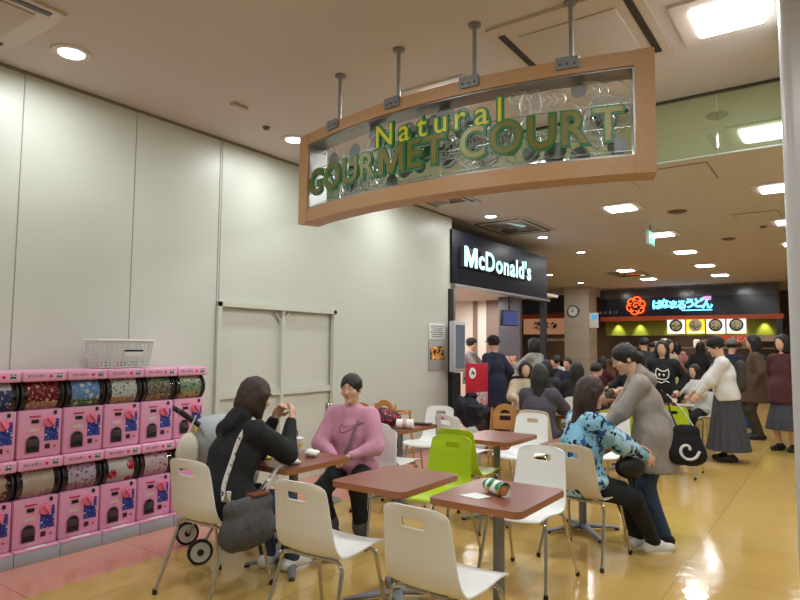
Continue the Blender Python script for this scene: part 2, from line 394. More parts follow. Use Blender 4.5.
# ceiling cassettes
def cassette(cx, cy, sx, sy, label, slots=2, mirror=True):
    t = thing('air_vent', label, 'ceiling vent', (cx, cy, CEIL), 0, 'ceiling air units')
    b = new(); prism(b, rrect(sx, sy, .03, 3), .02, Matrix.Translation((0, 0, -.02))); obj('frame', b, mat('vent_frame', C(204, 190, 176), .35), t)
    ds = [(-sx * .42, 0, .045, sy * .8), (sx * .42, 0, .045, sy * .8)]
    if slots > 2: ds += [(0, -sy * .42, sx * .8, .045), (0, sy * .42, sx * .8, .045)]
    for x, y, a, c in ds:
        b = new(); box(b, (x, y, -.022), (a, c, .008)); obj('slot', b, M_dark, t)
    b = new()
    n = 10
    box(b, (0, 0, -.024), (sx * .66, sy * .66, .01), .003)
    obj('grille', b, mat('vent_grille', C(196, 184, 172), .12, .55) if mirror else mat('vent_plain', C(200, 188, 178), .6), t)
    return t
cassette(-1.33, 3.98, .95, 1.0, 'large ceiling air unit above the right end of the wooden sign', 2, False)
cassette(-4.25, 1.45, .8, .8, 'ceiling air unit cut by the upper left corner of the view', 2, False)
cassette(-4.45, 9.65, 1.0, 1.45, 'ceiling air unit reflecting the hamburger shop sign', 4)
cassette(-4.4, 7.0, .7, 1.5, 'ceiling air unit between the wooden sign and the hamburger shop')
cassette(-4.65, 17.6, 1.0, 1.3, 'ceiling air unit in front of the clock pillar, farthest away', 4)
t = thing('ceiling_hatch', 'pale square access hatch in the ceiling beyond the smoke glass', 'hatch', (-1.55, 7.8, CEIL))
b = new(); box(b, (0, 0, -.004), (.9, .8, .008)); obj('frame', b, mat('hatch_frame', C(150, 138, 126)), t); b = new(); box(b, (0, 0, -.008), (.87, .77, .008)); obj('panel', b, M_ceil, t)
t = thing('ceiling_hatch', 'small framed access hatch in the ceiling right of the exit sign', 'hatch', (-0.95, 10.9, CEIL))
b = new(); box(b, (0, 0, -.004), (.62, .62, .008)); obj('frame', b, mat('hatch_frame', C(150, 138, 126)), t); b = new(); box(b, (0, 0, -.008), (.59, .59, .008)); obj('panel', b, M_ceil, t)
for x, y, r, lab in ((-4.33, 3.93, .035, 'small dark sprinkler head on the ceiling left of the sign'), (-1.9, 9.9, .14, 'round brown ceiling speaker before the exit sign'),
                     (-1.6, 12.9, .12, 'round brown ceiling speaker beside the far lights'), (-0.95, 11.9, .06, 'tiny ceiling detector right of the exit sign'), (-0.8, 5.95, .09, 'ceiling detector seen through the smoke glass')):
    b = new(); lathe(b, [(.001, -.03), (r * .6, -.03), (r, -.008), (r, 0), (.001, 0)], 18, Matrix.Translation((x, y, CEIL)), cap=False)
    tag(obj('ceiling_speaker' if 'speaker' in lab else 'ceiling_detector', b, mat('brown_plastic', C(110, 84, 72), .5)), lab, 'ceiling fitting')
b = new(); box(b, (-4.12, 3.43, CEIL - .012), (.05, .16, .024), .006); tag(obj('ceiling_sensor', b, mat('sensor', C(186, 170, 156))), 'small oblong sensor plate on the ceiling above the left wall', 'ceiling fitting')
# smoke glass hanging from the ceiling
t = thing('smoke_barrier', 'clear glass smoke barrier hanging from the ceiling behind the wooden sign', 'glass screen', (0, 5.38, 0))
xs = [-4.94, -3.7, -2.45, -1.25, -.72, 0.3]
for i in range(5):
    b = new(); box(b, ((xs[i] + xs[i + 1]) / 2, 0, (3.04 + CEIL) / 2), (xs[i + 1] - xs[i] - .008, .008, CEIL - 3.04)); obj('glass_pane', b, M_glass, t)
b = new(); box(b, (-2.32, 0, CEIL - .01), (5.2, .03, .02)); obj('top_rail', b, mat('rail', C(70, 66, 60)), t)
b = new(); box(b, (-2.32, 0, 3.035), (5.2, .012, .012)); obj('bottom_rail', b, mat('rail2', C(176, 190, 176), .3), t)
# exit sign
t = thing('exit_sign', 'small green and white emergency exit sign hanging from the ceiling', 'sign', (-2.5, 10.8, 0))
b = new(); box(b, (0, 0, 3.33), (.04, .42, .24), .005); obj('case', b, mat('exit_case', C(214, 224, 220), .4), t)
M_exit = mat('exit_face', C(110, 206, 180), .4, emit=1.3)
b = new(); box(b, (.022, 0, 3.33), (.006, .38, .2)); obj('face', b, M_exit, t)
f = obj('runner_symbol', text_mesh('\u2192', .2, .004, mat('exit_white', (1, 1, 1, 1), emit=1.5), EAST(.027, .08, 3.33)), None, t)
b = new(); tube(b, [(0, 0, 3.45), (0, 0, 3.55)], .012, 8); obj('hanger', b, M_grey, t)

# ================================================================== THE HANGING SIGN
def arc_y(x): return 3.3 + .24 * ((x + 2.13) / 1.37) ** 2
def arc_frame(x, z, off=0.):
    """frame on the curved front of the sign, local xy in the front surface, z toward the viewer"""
    d = .48 * (x + 2.13) / 1.37 ** 2; tx = Vector((1, d, 0)).normalized(); n = tx.cross(Vector((0, 0, 1)))
    p = Vector((x, arc_y(x), z)) + n * off
    return axes(p, tx, (0, 0, 1), n)
sign = thing('hanging_sign', 'curved wooden hanging sign with green letters over the food court', 'sign', (-2.13, 3.4, 2.45))
inv = Matrix.Translation((2.13, -3.4, -2.45))
def sobj(name, bm, m, parent=None, **k):
    me = mesh_of(name, bm, m, **k) if isinstance(bm, bmesh.types.BMesh) else bm
    me.transform(inv); return obj(name, me, None, parent or sign)
XL, XR, Z0, Z1, DEP = -3.48, -.785, 2.465, 3.165, .17
def band(z0, z1, x0=XL, x1=XR, d0=0., d1=DEP, n=40):
    b = new(); rows = []
    for i in range(n + 1):
        x = x0 + (x1 - x0) * i / n; F = arc_frame(x, 0)
        rows.append([b.verts.new(F @ Vector((0, z, -d))) for z, d in ((z0, d0), (z1, d0), (z1, d1), (z0, d1))])
    for i in range(n):
        for k in range(4): b.faces.new((rows[i][k], rows[i][(k + 1) % 4], rows[i + 1][(k + 1) % 4], rows[i + 1][k]))
    b.faces.new(rows[0]); b.faces.new(rows[-1][::-1])
    return b
sobj('top_band', band(Z1 - .085, Z1), M_wood); sobj('bottom_band', band(Z0, Z0 + .1), M_wood)
for x0, x1 in ((XL - .01, XL + .115), (XR - .09, XR + .01)): sobj('side_post', band(Z0 - .003, Z1 + .003, x0, x1, -.006, DEP + .004, 3), M_wood)
M_lining = mat('sign_lining', C(150, 148, 144), .3, .7)
sobj('lining', band(Z1 - .095, Z1 - .085, XL + .115, XR - .09, .012), M_lining); sobj('lining', band(Z0 + .1, Z0 + .112, XL + .115, XR - .09, .012), M_lining)
for x0, x1 in ((XL + .115, XL + .125), (XR - .1, XR - .09)): sobj('lining', band(Z0 + .11, Z1 - .095, x0, x1, .012, DEP, 2), M_lining)
# wires holding letters
for z in (2.62, 2.76, 2.9): sobj('wire', band(z - .002, z + .002, XL + .12, XR - .11, .085, .09), M_lining)
# leaf cut-outs
def leaf_shape(b, L=.1, W=.055, veins=True):
    n = 14; rim = [(L * math.cos(PI * 2 * i / n), W * math.sin(PI * 2 * i / n) * (1 - .25 * math.cos(PI * 2 * i / n))) for i in range(n + 1)]
    tube(b, [(x, y, 0) for x, y in rim], .006, 5)
    tube(b, [(-L, 0, 0), (L, 0, 0)], .004, 5)
    for k in (-.5, -.1, .3):
        for s in (-1, 1): tube(b, [(L * k, 0, 0), (L * (k + .32), s * W * .72, 0)], .0036, 5)
b = new(); leaf_shape(b); M_leaf = mat('leaf_metal', C(206, 206, 204), .4, .4); me_leaf = mesh_of('leaf', b, M_leaf)
b = new(); lathe(b, [(.001, -.0015), (.07, -.0015), (.07, .0015), (.001, .0015)], 24, cap=False); me_disc = mesh_of('disc', b, mat('disc_steel', C(132, 134, 134), .45, .4))
b = new(); tube(b, [(.09 * math.cos(2 * PI * k / 28), .09 * math.sin(2 * PI * k / 28), 0) for k in range(29)], .004, 5); me_ring = mesh_of('ring', b, M_leaf)
RR = random.Random(11)
for i in range(96):
    x = XL + .2 + (XR - XL - .38) * (RR.random() ** .8); z = Z0 + .16 + .4 * RR.random()
    kind = RR.choice([0, 0, 1, 1, 1, 2, 2])
    if kind == 1 and x < -2.7 and RR.random() < .5: kind = 0
    me = (me_leaf, me_disc, me_ring)[kind]; nm = ('leaf_cutout', 'disc_cutout', 'ring_cutout')[kind]
    o = bpy.data.objects.new(nm, me); COL.objects.link(o); o.parent = sign
    s = RR.uniform(.8, 1.3) * (.8 if kind == 1 else 1)
    o.matrix_local = inv @ arc_frame(x, z, -.1 - RR.random() * .05) @ Matrix.Rotation(RR.uniform(0, PI), 4, 'Z') @ Matrix.Scale(s, 4)
# letters, each a green body with its own face
M_green = mat('letter_green', C(26, 122, 66), .4); M_olive = mat('letter_gold', C(116, 108, 44), .35, .2, var=.15, vscale=12); M_yel = mat('letter_yellow', C(214, 206, 20), .4)
def letters(word, x0, x1, z, size, face, bold, gap):
    for c, x, k in spread(word, size, bold, x0, x1, gap):
        if c == 'T': x -= .014; k *= 1.06
        F = arc_frame(x, z, -.022)
        L = sobj('letter', text_mesh(c, size, .016, M_green, F, bold=bold + .007, sx=k), None)
        sobj('letter_face', text_mesh(c, size, .006, face, arc_frame(x, z, -.012), bold=bold - .005, sx=k), None, L)
letters('GOURMET', -3.35, -1.98, 2.75, .265, M_olive, .008, .024)
letters('COURT', -1.89, -.92, 2.75, .28, M_olive, .008, .028)
letters('Natural', -2.57, -1.61, 2.93, .215, M_yel, .006, .05)
for x in (-3.02, -2.41, -1.82, -1.225):
    y = arc_y(x) + .07
    b = new(); tube(b, [(x, y, Z1), (x, y, CEIL)], .0135, 12); r = sobj('hanging_rod', b, mat('rod_grey', C(150, 150, 148), .4, .5))
    b = new(); lathe(b, [(.02, -.022), (.04, -.014), (.042, 0)], 16, Matrix.Translation((x, y, CEIL - .001))); sobj('flange', b, M_grey, r)
    b = new(); box(b, (0, 0, 0), (.13, .07, .006), M=arc_frame(x, Z1 - .02, .01)); box(b, (x, y - .02, Z1 + .006), (.13, .11, .008)); k = sobj('bracket', b, M_grey, r)
    b = new()
    for q in (-.04, 0, .04): lathe(b, [(.006, .0), (.006, .008)], 8, arc_frame(x + q, Z1 - .03, .01))
    sobj('bolt', b, M_dark, r)

# ================================================================== HAMBURGER SHOP FRONT
t = thing('shop_fascia', 'black fascia of the hamburger shop with glowing white name', 'shop sign', (-4.93, 10.4, 2.5))
b = new(); box(b, (-.06, -.07, .43), (.16, 3.9, .86), .004); obj('board', b, mat('fascia_black', C(26, 28, 40), .5, spec=.25), t)
M_glow = mat('sign_white_glow', C(176, 232, 240), emit=1.35); M_side = mat('letter_side', C(110, 108, 112), .4, .4)
for c, y, k in spread("McDonald's", 0.455, .010, 8.60 - 10.4, 11.22 - 10.4, .045):
    L = textobj('letter', c, .45, .09, M_side, EAST(.07, y, .425), t, bold=.012, sx=k)
    textobj('letter_face', c, .45, .008, M_glow, EAST(.117, y, .425), L, bold=.010, sx=k)
b = new(); box(b, (-5.0, 12.28, 1.26), (.12, .08, 2.5)); struct('trim_7', b, M_black)
b = new(); box(b, (-4.95, 10.4, 2.47), (.14, 3.95, .04)); box(b, (-4.97, 8.47, 1.25), (.1, .06, 2.44)); struct('trim_8', b, M_steel)
# counter and what hangs above it
t = thing('shop_counter', 'white-topped order counter of the hamburger shop', 'counter', (-5.15, 11.15, 0))
b = new(); box(b, (0, 0, .49), (.5, 2.3, .98)); obj('body', b, mat('counter_body', C(60, 46, 44), .4), t)
b = new(); box(b, (.02, 0, 1.02), (.62, 2.36, .1), .01); obj('worktop', b, M_white, t)
t = thing('menu_monitor', 'small dark blue monitor hanging above the hamburger counter', 'screen', (-5.15, 10.95, 2.05), rad(-12))
b = new(); box(b, (0, 0, 0), (.06, .5, .3), .01); obj('case', b, M_black, t)
b = new(); box(b, (.032, 0, 0), (.004, .46, .26)); obj('screen', b, mat('screen_blue', C(70, 76, 130), .2, emit=.5), t)
b = new(); tube(b, [(0, 0, .15), (0, 0, .54)], .02, 8); obj('mount', b, M_black, t)
M_orangep = speckle('snack_poster', C(230, 210, 190), [(C(226, 120, 60), .52, 20), (C(190, 50, 40), .6, 26)])
b = new(); box(b, (-5.0, 10.7, 1.2), (.03, .42, .26), .004); tag(obj('counter_display', b, M_orangep), 'orange and white menu card standing on the hamburger counter', 'menu card')
b = new(); box(b, (-5.05, 10.22, 1.17), (.22, .26, .2), .02); tag(obj('counter_box', b, M_white), 'white card reader box at the near end of the hamburger counter', 'box')
# posters and screen at the end of the left wall
t = thing('wall_notice', 'white printed notice on the end of the left wall', 'notice', (WX + .012, 7.98, 1.72))
b = new(); box(b, (0, 0, 0), (.012, .46, .24), .002); obj('sheet', b, M_paper, t)
b = new()
for r in range(6): box(b, (.008, -.02 * (r % 2), .085 - r * .032), (.002, .38 - .06 * (r % 3), .012))
obj('printed_lines', b, M_grey, t)
t = thing('wall_poster', 'poster with a photo of a shop front below the white notice', 'poster', (WX + .012, 7.98, 1.36))
b = new(); box(b, (0, 0, 0), (.012, .46, .44), .002); obj('sheet', b, mat('poster_grey', C(170, 168, 166), .3), t)
b = new(); box(b, (.008, 0, .04), (.004, .4, .2)); obj('photo', b, speckle('poster_photo', C(70, 44, 30), [(C(232, 160, 70), .5, 9), (C(30, 24, 26), .55, 7), (C(240, 220, 180), .66, 16)]), t)
t = thing('info_screen', 'tall grey information screen on a post beside the hamburger shop', 'screen', (-4.77, 8.3, 0))
b = new(); box(b, (0, 0, 1.5), (.1, .34, .78), .02); obj('case', b, mat('screen_case', C(190, 190, 196), .4), t)
b = new(); box(b, (.053, 0, 1.5), (.006, .27, .66)); obj('screen', b, mat('screen_grey', C(96, 108, 120), .15, emit=.25), t)
b = new(); box(b, (0, 0, .55), (.05, .12, 1.1)); box(b, (0, 0, .01), (.3, .3, .02)); obj('post', b, M_dark, t)
t = thing('promotion_board', 'red standing board with a round white badge before the shop', 'sign board', (-4.3, 8.05, 0), rad(-8))
b = new(); box(b, (0, 0, .95), (.03, .52, .62), .008); obj('board', b, mat('promo_red', C(186, 22, 48), .4), t)
b = new(); lathe(b, [(.001, 0), (.08, 0), (.08, .004), (.001, .004)], 24, EAST(.017, -.13, 1.12), cap=False); bd = obj('badge', b, M_paper, t)
b = new(); tube(b, [(.024, -.16, 1.1), (.024, -.135, 1.15), (.024, -.11, 1.1), (.024, -.09, 1.13)], .008, 6, smooth=4); obj('badge_figure', b, M_dark, bd)
b = new(); box(b, (.02, 0, .74), (.008, .46, .2)); obj('picture', b, speckle('promo_picture', C(196, 186, 190), [(C(216, 120, 120), .54, 14), (C(90, 90, 110), .58, 20)]), t)
b = new()
for s in (-1, 1): tube(b, [(0, s * .22, .66), (.0, s * .22, .03)], .012, 8)
box(b, (0, 0, .015), (.35, .5, .03), .005); obj('stand', b, M_dark, t)
t = thing('gate_post', 'short round steel post standing before the service doors', 'post', (-4.1, 4.62, 0))
b = new(); lathe(b, [(.03, 0), (.03, .82)], 18); obj('post', b, M_steel, t)
b = new(); lathe(b, [(.036, .8), (.038, .81), (.038, .925), (.03, .94)], 18); obj('cap', b, M_chrome, t)
b = new(); lathe(b, [(.13, 0), (.13, .012), (.03, .02)], 24); obj('base_plate', b, M_steel, t)

# ================================================================== NOODLE SHOP AND ITS NEIGHBOUR
FY = 22.0
t = thing('noodle_shop_front', 'navy noodle shop front with orange stripe and green band', 'shop front', (-4.2, FY, 0))
def fb(x0, x1, z0, z1, y=0, d=.1): b = new(); box(b, ((x0 + x1) / 2 + 4.2, y + d / 2, (z0 + z1) / 2), (x1 - x0, d, z1 - z0)); return b
obj('fascia', fb(-6.8, -1.4, 2.56, 3.42, 0, .2), M_navy, t)
obj('upper_panel', fb(-6.8, -1.4, 3.18, 3.5, -.08, .1), mat('fascia_grey', C(84, 84, 92), .15), t)
obj('orange_stripe', fb(-6.8, -1.3, 2.42, 2.57, -.1, .3), mat('stripe_orange', C(206, 88, 38), .4), t)
obj('green_wall', fb(-6.8, -1.4, 1.93, 2.42, .5, .1), mat('olive_green', C(136, 140, 34), .6), t)
obj('service_counter', fb(-6.8, -1.5, 0, 1.02, .1, .6), mat('counter_wood', C(150, 110, 78), .5), t)
obj('counter_top', fb(-6.85, -1.45, 1.02, 1.07, .0, .8), mat('counter_grey', C(170, 160, 150), .3), t)
obj('back_shelf', fb(-6.6, -1.6, 1.5, 1.54, 1.6, .4), M_steel, t)
obj('side_post', fb(-1.5, -1.34, 0, 2.42, 0, .3), M_navy, t)
for i, x in enumerate((-6.35, -5.6, -1.85)):
    ld = bpy.data.lights.new('wall_spot', 'SPOT'); ld.energy = 44; ld.spot_size = rad(62); ld.spot_blend = .8; ld.color = (1, 1, .7); ld.shadow_soft_size = .03
    o = bpy.data.objects.new('wall_spot', ld); COL.objects.link(o); o.location = (x, FY + .3, 2.5); o.rotation_euler = (rad(16), 0, 0)
for x in (-4.6, -3.9, -3.2, -2.5):
    ld = bpy.data.lights.new('wall_spot', 'SPOT'); ld.energy = 22; ld.spot_size = rad(60); ld.spot_blend = .8; ld.color = (1, 1, .7); ld.shadow_soft_size = .03
    o = bpy.data.objects.new('wall_spot', ld); COL.objects.link(o); o.location = (x, FY + .3, 2.5); o.rotation_euler = (rad(16), 0, 0)
# flower emblem
M_neon = mat('neon_orange', C(255, 88, 30), emit=2.4); M_cyan = mat('neon_cyan', C(110, 216, 255), emit=2.6)
em = thing('shop_emblem', 'glowing orange flower outline on the navy fascia', 'sign', (-5.58, FY - .14, 2.93)); b = new()
for k in range(6):
    a = 2 * PI * k / 6 + .3; cx, cz = .17 * math.cos(a), .17 * math.sin(a)
    tube(b, [(cx + .135 * math.cos(a + q), 0, cz + .135 * math.sin(a + q)) for q in [rad(-115 + 23 * j) for j in range(11)]], .022, 6)
obj('petals', b, M_neon, em)
b = new(); tube(b, [((.13 - .012 * j) * math.cos(j * .7), 0, (.13 - .012 * j) * math.sin(j * .7)) for j in range(11)], .017, 6, smooth=2); obj('swirl', b, M_neon, em)
nm = thing('shop_name', 'glowing pale blue brush letters naming the noodle shop', 'sign', (-4.2, FY - .03, 2.93))
for i, c in enumerate('\u306f\u306a\u307e\u308b\u3046\u3069\u3093'):
    x = -.72 + i * .255
    textobj('letter', c, .33 if c not in '\u307e' else .28, .04, M_cyan, FRONT(x, 0, .03 * math.sin(i * 1.7)), nm, bold=.014)
b = new(); box(b, (.5, 0, -.19), (.9, .02, .03)); obj('underline', b, M_cyan, nm)
b = new(); box(b, (.82, -.01, .22), (.22, .03, .18)); obj('stamp', b, mat('stamp_pink', C(200, 150, 210), emit=1.2), nm)
t = thing('fascia_lettering', 'thin silver capital letters on the navy fascia beside the clock pillar', 'sign', (-7.2, FY - .03, 2.72))
for i, c in enumerate('UDON HANAMARU'):
    if c != ' ': textobj('letter', c, .16, .02, mat('silver_letter', C(170, 170, 176), .4, .3), FRONT(-1.25 + i * .18, 0, 0), t)
# four menu boards
for i, (bowl, bg) in enumerate((('green', C(240, 238, 232)), ('yellow', C(250, 226, 40)), ('blue', C(240, 238, 232)), ('green', C(240, 234, 226)))):
    x = -4.32 + i * .585
    t = thing('menu_board', ['lit menu board with a noodle bowl, leftmost of four', 'yellow lit menu board, second of four', 'lit menu board with a noodle bowl right of the yellow one', 'lit menu board with a noodle bowl, rightmost of four'][i], 'menu board', (x, FY - .13, 2.2), 0, 'lit menu boards')
    b = new(); box(b, (0, 0, 0), (.54, .04, .46), .004); obj('panel', b, mat('menu_bg_%d' % (i == 1), bg, emit=.9), t)
    b = new(); lathe(b, [(.001, 0), (.19, 0), (.2, .01), (.001, .01)], 24, FRONT(0, -.02, .04), cap=False); bo = obj('bowl', b, mat('bowl_dark', C(40, 40, 46), .4) if i != 1 else mat('bowl_white', C(236, 220, 200), .4), t)
    b = new(); lathe(b, [(.001, 0), (.15, 0), (.15, .008), (.001, .008)], 24, FRONT(0, -.03, .045), cap=False)
    obj('noodles', b, speckle('noodles_%d' % i, C(236, 226, 204), [((C(80, 160, 60)), .56, 14 + i), (C(200, 120, 60), .62, 17)]), bo)
    b = new(); box(b, (0, -.022, -.18), (.5, .01, .07)); obj('price_strip', b, mat('price_strip', C(230, 236, 220), emit=.8), t)
t = thing('price_banner', 'orange price banner hanging under the lit menu boards', 'banner', (-2.6, FY - .13, 1.8))
b = new(); box(b, (0, 0, 0), (1.15, .02, .24)); obj('cloth', b, mat('banner_orange', C(206, 74, 44), emit=.25), t)
b = new(); box(b, (.85, 0, .02), (.5, .02, .18)); obj('side_banner', b, mat('banner_cream', C(190, 170, 150)), t)
b = new()
for q in (-.5, .5): tube(b, [(q, 0, .1), (q, 0, .64)], .006, 6)
obj('hanger', b, M_steel, t)
textobj('lettering', '\u3046\u3069\u3093', .18, .01, M_paper, FRONT(.1, -.015, 0), t)
# kitchen goods behind the counter
kk = random.Random(3)
for i in range(26):
    x = kk.uniform(-6.5, -1.8); z = 1.07 if i % 2 else 1.54; y = FY + (.45 if i % 2 else 1.8)
    b = new(); r = kk.uniform(.06, .13); hh = kk.uniform(.12, .32); lathe(b, [(r * .9, 0), (r, hh * .5), (r * .95, hh), (r * .5, hh * 1.05)], 14, Matrix.Translation((x, y, z)))
    tag(obj('kitchen_pot', b, M_steel if i % 3 else M_paper), 'steel or white pot on the %s of the noodle shop' % ('counter' if i % 2 else 'back shelf'), 'pot', 'pots on the ' + ('counter' if i % 2 else 'back shelf') + ' of the noodle shop')
# right of the noodle shop: pink sign on orange wall
t = thing('pink_sign', 'small pink lit sign on the orange wall at the far right', 'sign', (-.88, FY - .14, 2.15))
b = new(); box(b, (0, 0, 0), (.3, .06, .5), .01); obj('case', b, mat('pink_glow', C(216, 40, 120), emit=.8), t)
b = new(); box(b, (0, -.035, .05), (.12, .01, .18)); obj('emblem', b, M_paper, t)
# neighbour shop, left of the pillar
t = thing('grill_shop_front', 'dark shop front with orange stripe and brown name board left of the pillar', 'shop front', (-9.2, FY, 0))
def gb(x0, x1, z0, z1, y=0, d=.1): b = new(); box(b, ((x0 + x1) / 2 + 9.2, y + d / 2, (z0 + z1) / 2), (x1 - x0, d, z1 - z0)); return b
obj('fascia', gb(-11.4, -7.55, 2.72, 3.42, 0, .2), mat('fascia_blue', C(62, 72, 96), .3), t)
obj('orange_stripe', gb(-10.0, -7.55, 2.56, 2.72, -.05, .2), mat('stripe_orange', C(206, 88, 38)), t)
obj('name_board', gb(-9.75, -7.65, 1.98, 2.56, 0, .1), mat('board_brown', C(190, 140, 104), emit=.45), t)
obj('service_counter', gb(-11.4, -7.6, 0, 1.0, 0, .6), M_dark, t)
obj('shelf', gb(-9.8, -7.6, 1.66, 1.72, .4, .5), M_steel, t)
textobj('name_lettering', '\u934b\u3042\u308f', .32, .02, M_black, FRONT(.35, -.03, 2.27), t, bold=.01)
for i in range(9):
    b = new(); lathe(b, [(.08, 0), (.13, .08), (.13, .1), (.1, .1)], 14, Matrix.Translation((-9.5 + i * .22, FY + .6, 1.72))); tag(obj('serving_bowl', b, M_paper), 'white bowl on the shelf under the brown name board', 'bowl', 'white bowls on the grill shop shelf')
# clock and notice on the pillar
t = thing('wall_clock', 'round wall clock on the tiled pillar', 'clock', (-7.3, 20.57, 2.72))
b = new(); lathe(b, [(.16, -.02), (.2, -.02), (.2, .03), (.17, .035)], 28, FRONT(0, 0, 0), cap=False); obj('rim', b, M_navy, t)
b = new(); lathe(b, [(.001, 0), (.175, 0), (.175, .015), (.001, .015)], 28, FRONT(0, 0, 0), cap=False); fc = obj('face', b, M_paper, t)
b = new(); box(b, (0, -.02, .05), (.012, .006, .12)); obj('minute_hand', b, M_black, fc); b = new(); box(b, (-.035, -.02, .0), (.09, .006, .016)); obj('hour_hand', b, M_black, fc)
t = thing('pillar_sign', 'white and blue notice box on the side of the clock pillar', 'sign', (-6.62, 20.62, 2.4))
b = new(); box(b, (0, 0, 0), (.3, .08, .5), .01); obj('case', b, M_white, t)
b = new(); box(b, (.03, -.045, .12), (.2, .01, .18)); obj('blue_panel', b, mat('notice_blue', C(90, 170, 220), emit=.5), t)
# ================================================================== CAPSULE MACHINES
MF = -4.57; MW = .305
P = {'navy': poster('card_navy', C(220, 224, 236), C(64, 76, 128), C(50, 60, 110), C(150, 160, 200)),
     'red': poster('card_red', C(150, 30, 40), C(146, 26, 38), C(200, 150, 110), C(236, 210, 204)),
     'sky': poster('card_sky', C(110, 160, 224), C(120, 170, 226), C(90, 140, 60), C(236, 240, 246), 18),
     'white': poster('card_white', C(240, 240, 224), C(236, 238, 232), C(222, 170, 120), C(96, 130, 96), 36),
     'green': poster('card_green', C(110, 150, 100), C(130, 120, 100), C(190, 150, 90), C(90, 70, 70), 34),
     'leaf': poster('card_leaf', C(224, 224, 196), C(150, 176, 130), C(222, 180, 110), C(60, 110, 76), 30),
     'brown': poster('card_brown', C(230, 196, 190), C(220, 180, 160), C(150, 90, 70), C(120, 50, 50), 16),
     'cream': poster('card_cream', C(216, 196, 172), C(228, 208, 190), C(214, 176, 160), C(240, 226, 214), 20),
     'lilac': poster('card_lilac', C(214, 190, 214), C(222, 206, 222), C(216, 160, 170), C(150, 90, 130), 34),
     'cherry': poster('card_cherry', C(232, 228, 220), C(234, 230, 222), C(226, 216, 204), C(214, 40, 60), 9),
     'rose': poster('card_rose', C(238, 206, 216), C(240, 214, 220), C(236, 190, 204), C(196, 110, 140), 24)}
M_label = speckle('label_navy', C(38, 48, 130), [(C(60, 80, 170), .55, 40), (C(230, 230, 240), .64, 46), (C(210, 50, 60), .67, 30)], rough=.4)
M_lid = mat('machine_lid_pink', C(232, 166, 196), .28)
M_capend = mat('drum_dark', C(58, 44, 44), .2, var=.5, vscale=40)
M_clear = glass_material('drum_clear', (.92, .92, .92, 1), .1)
M_red = mat('sticker_red', C(206, 30, 60), .4)
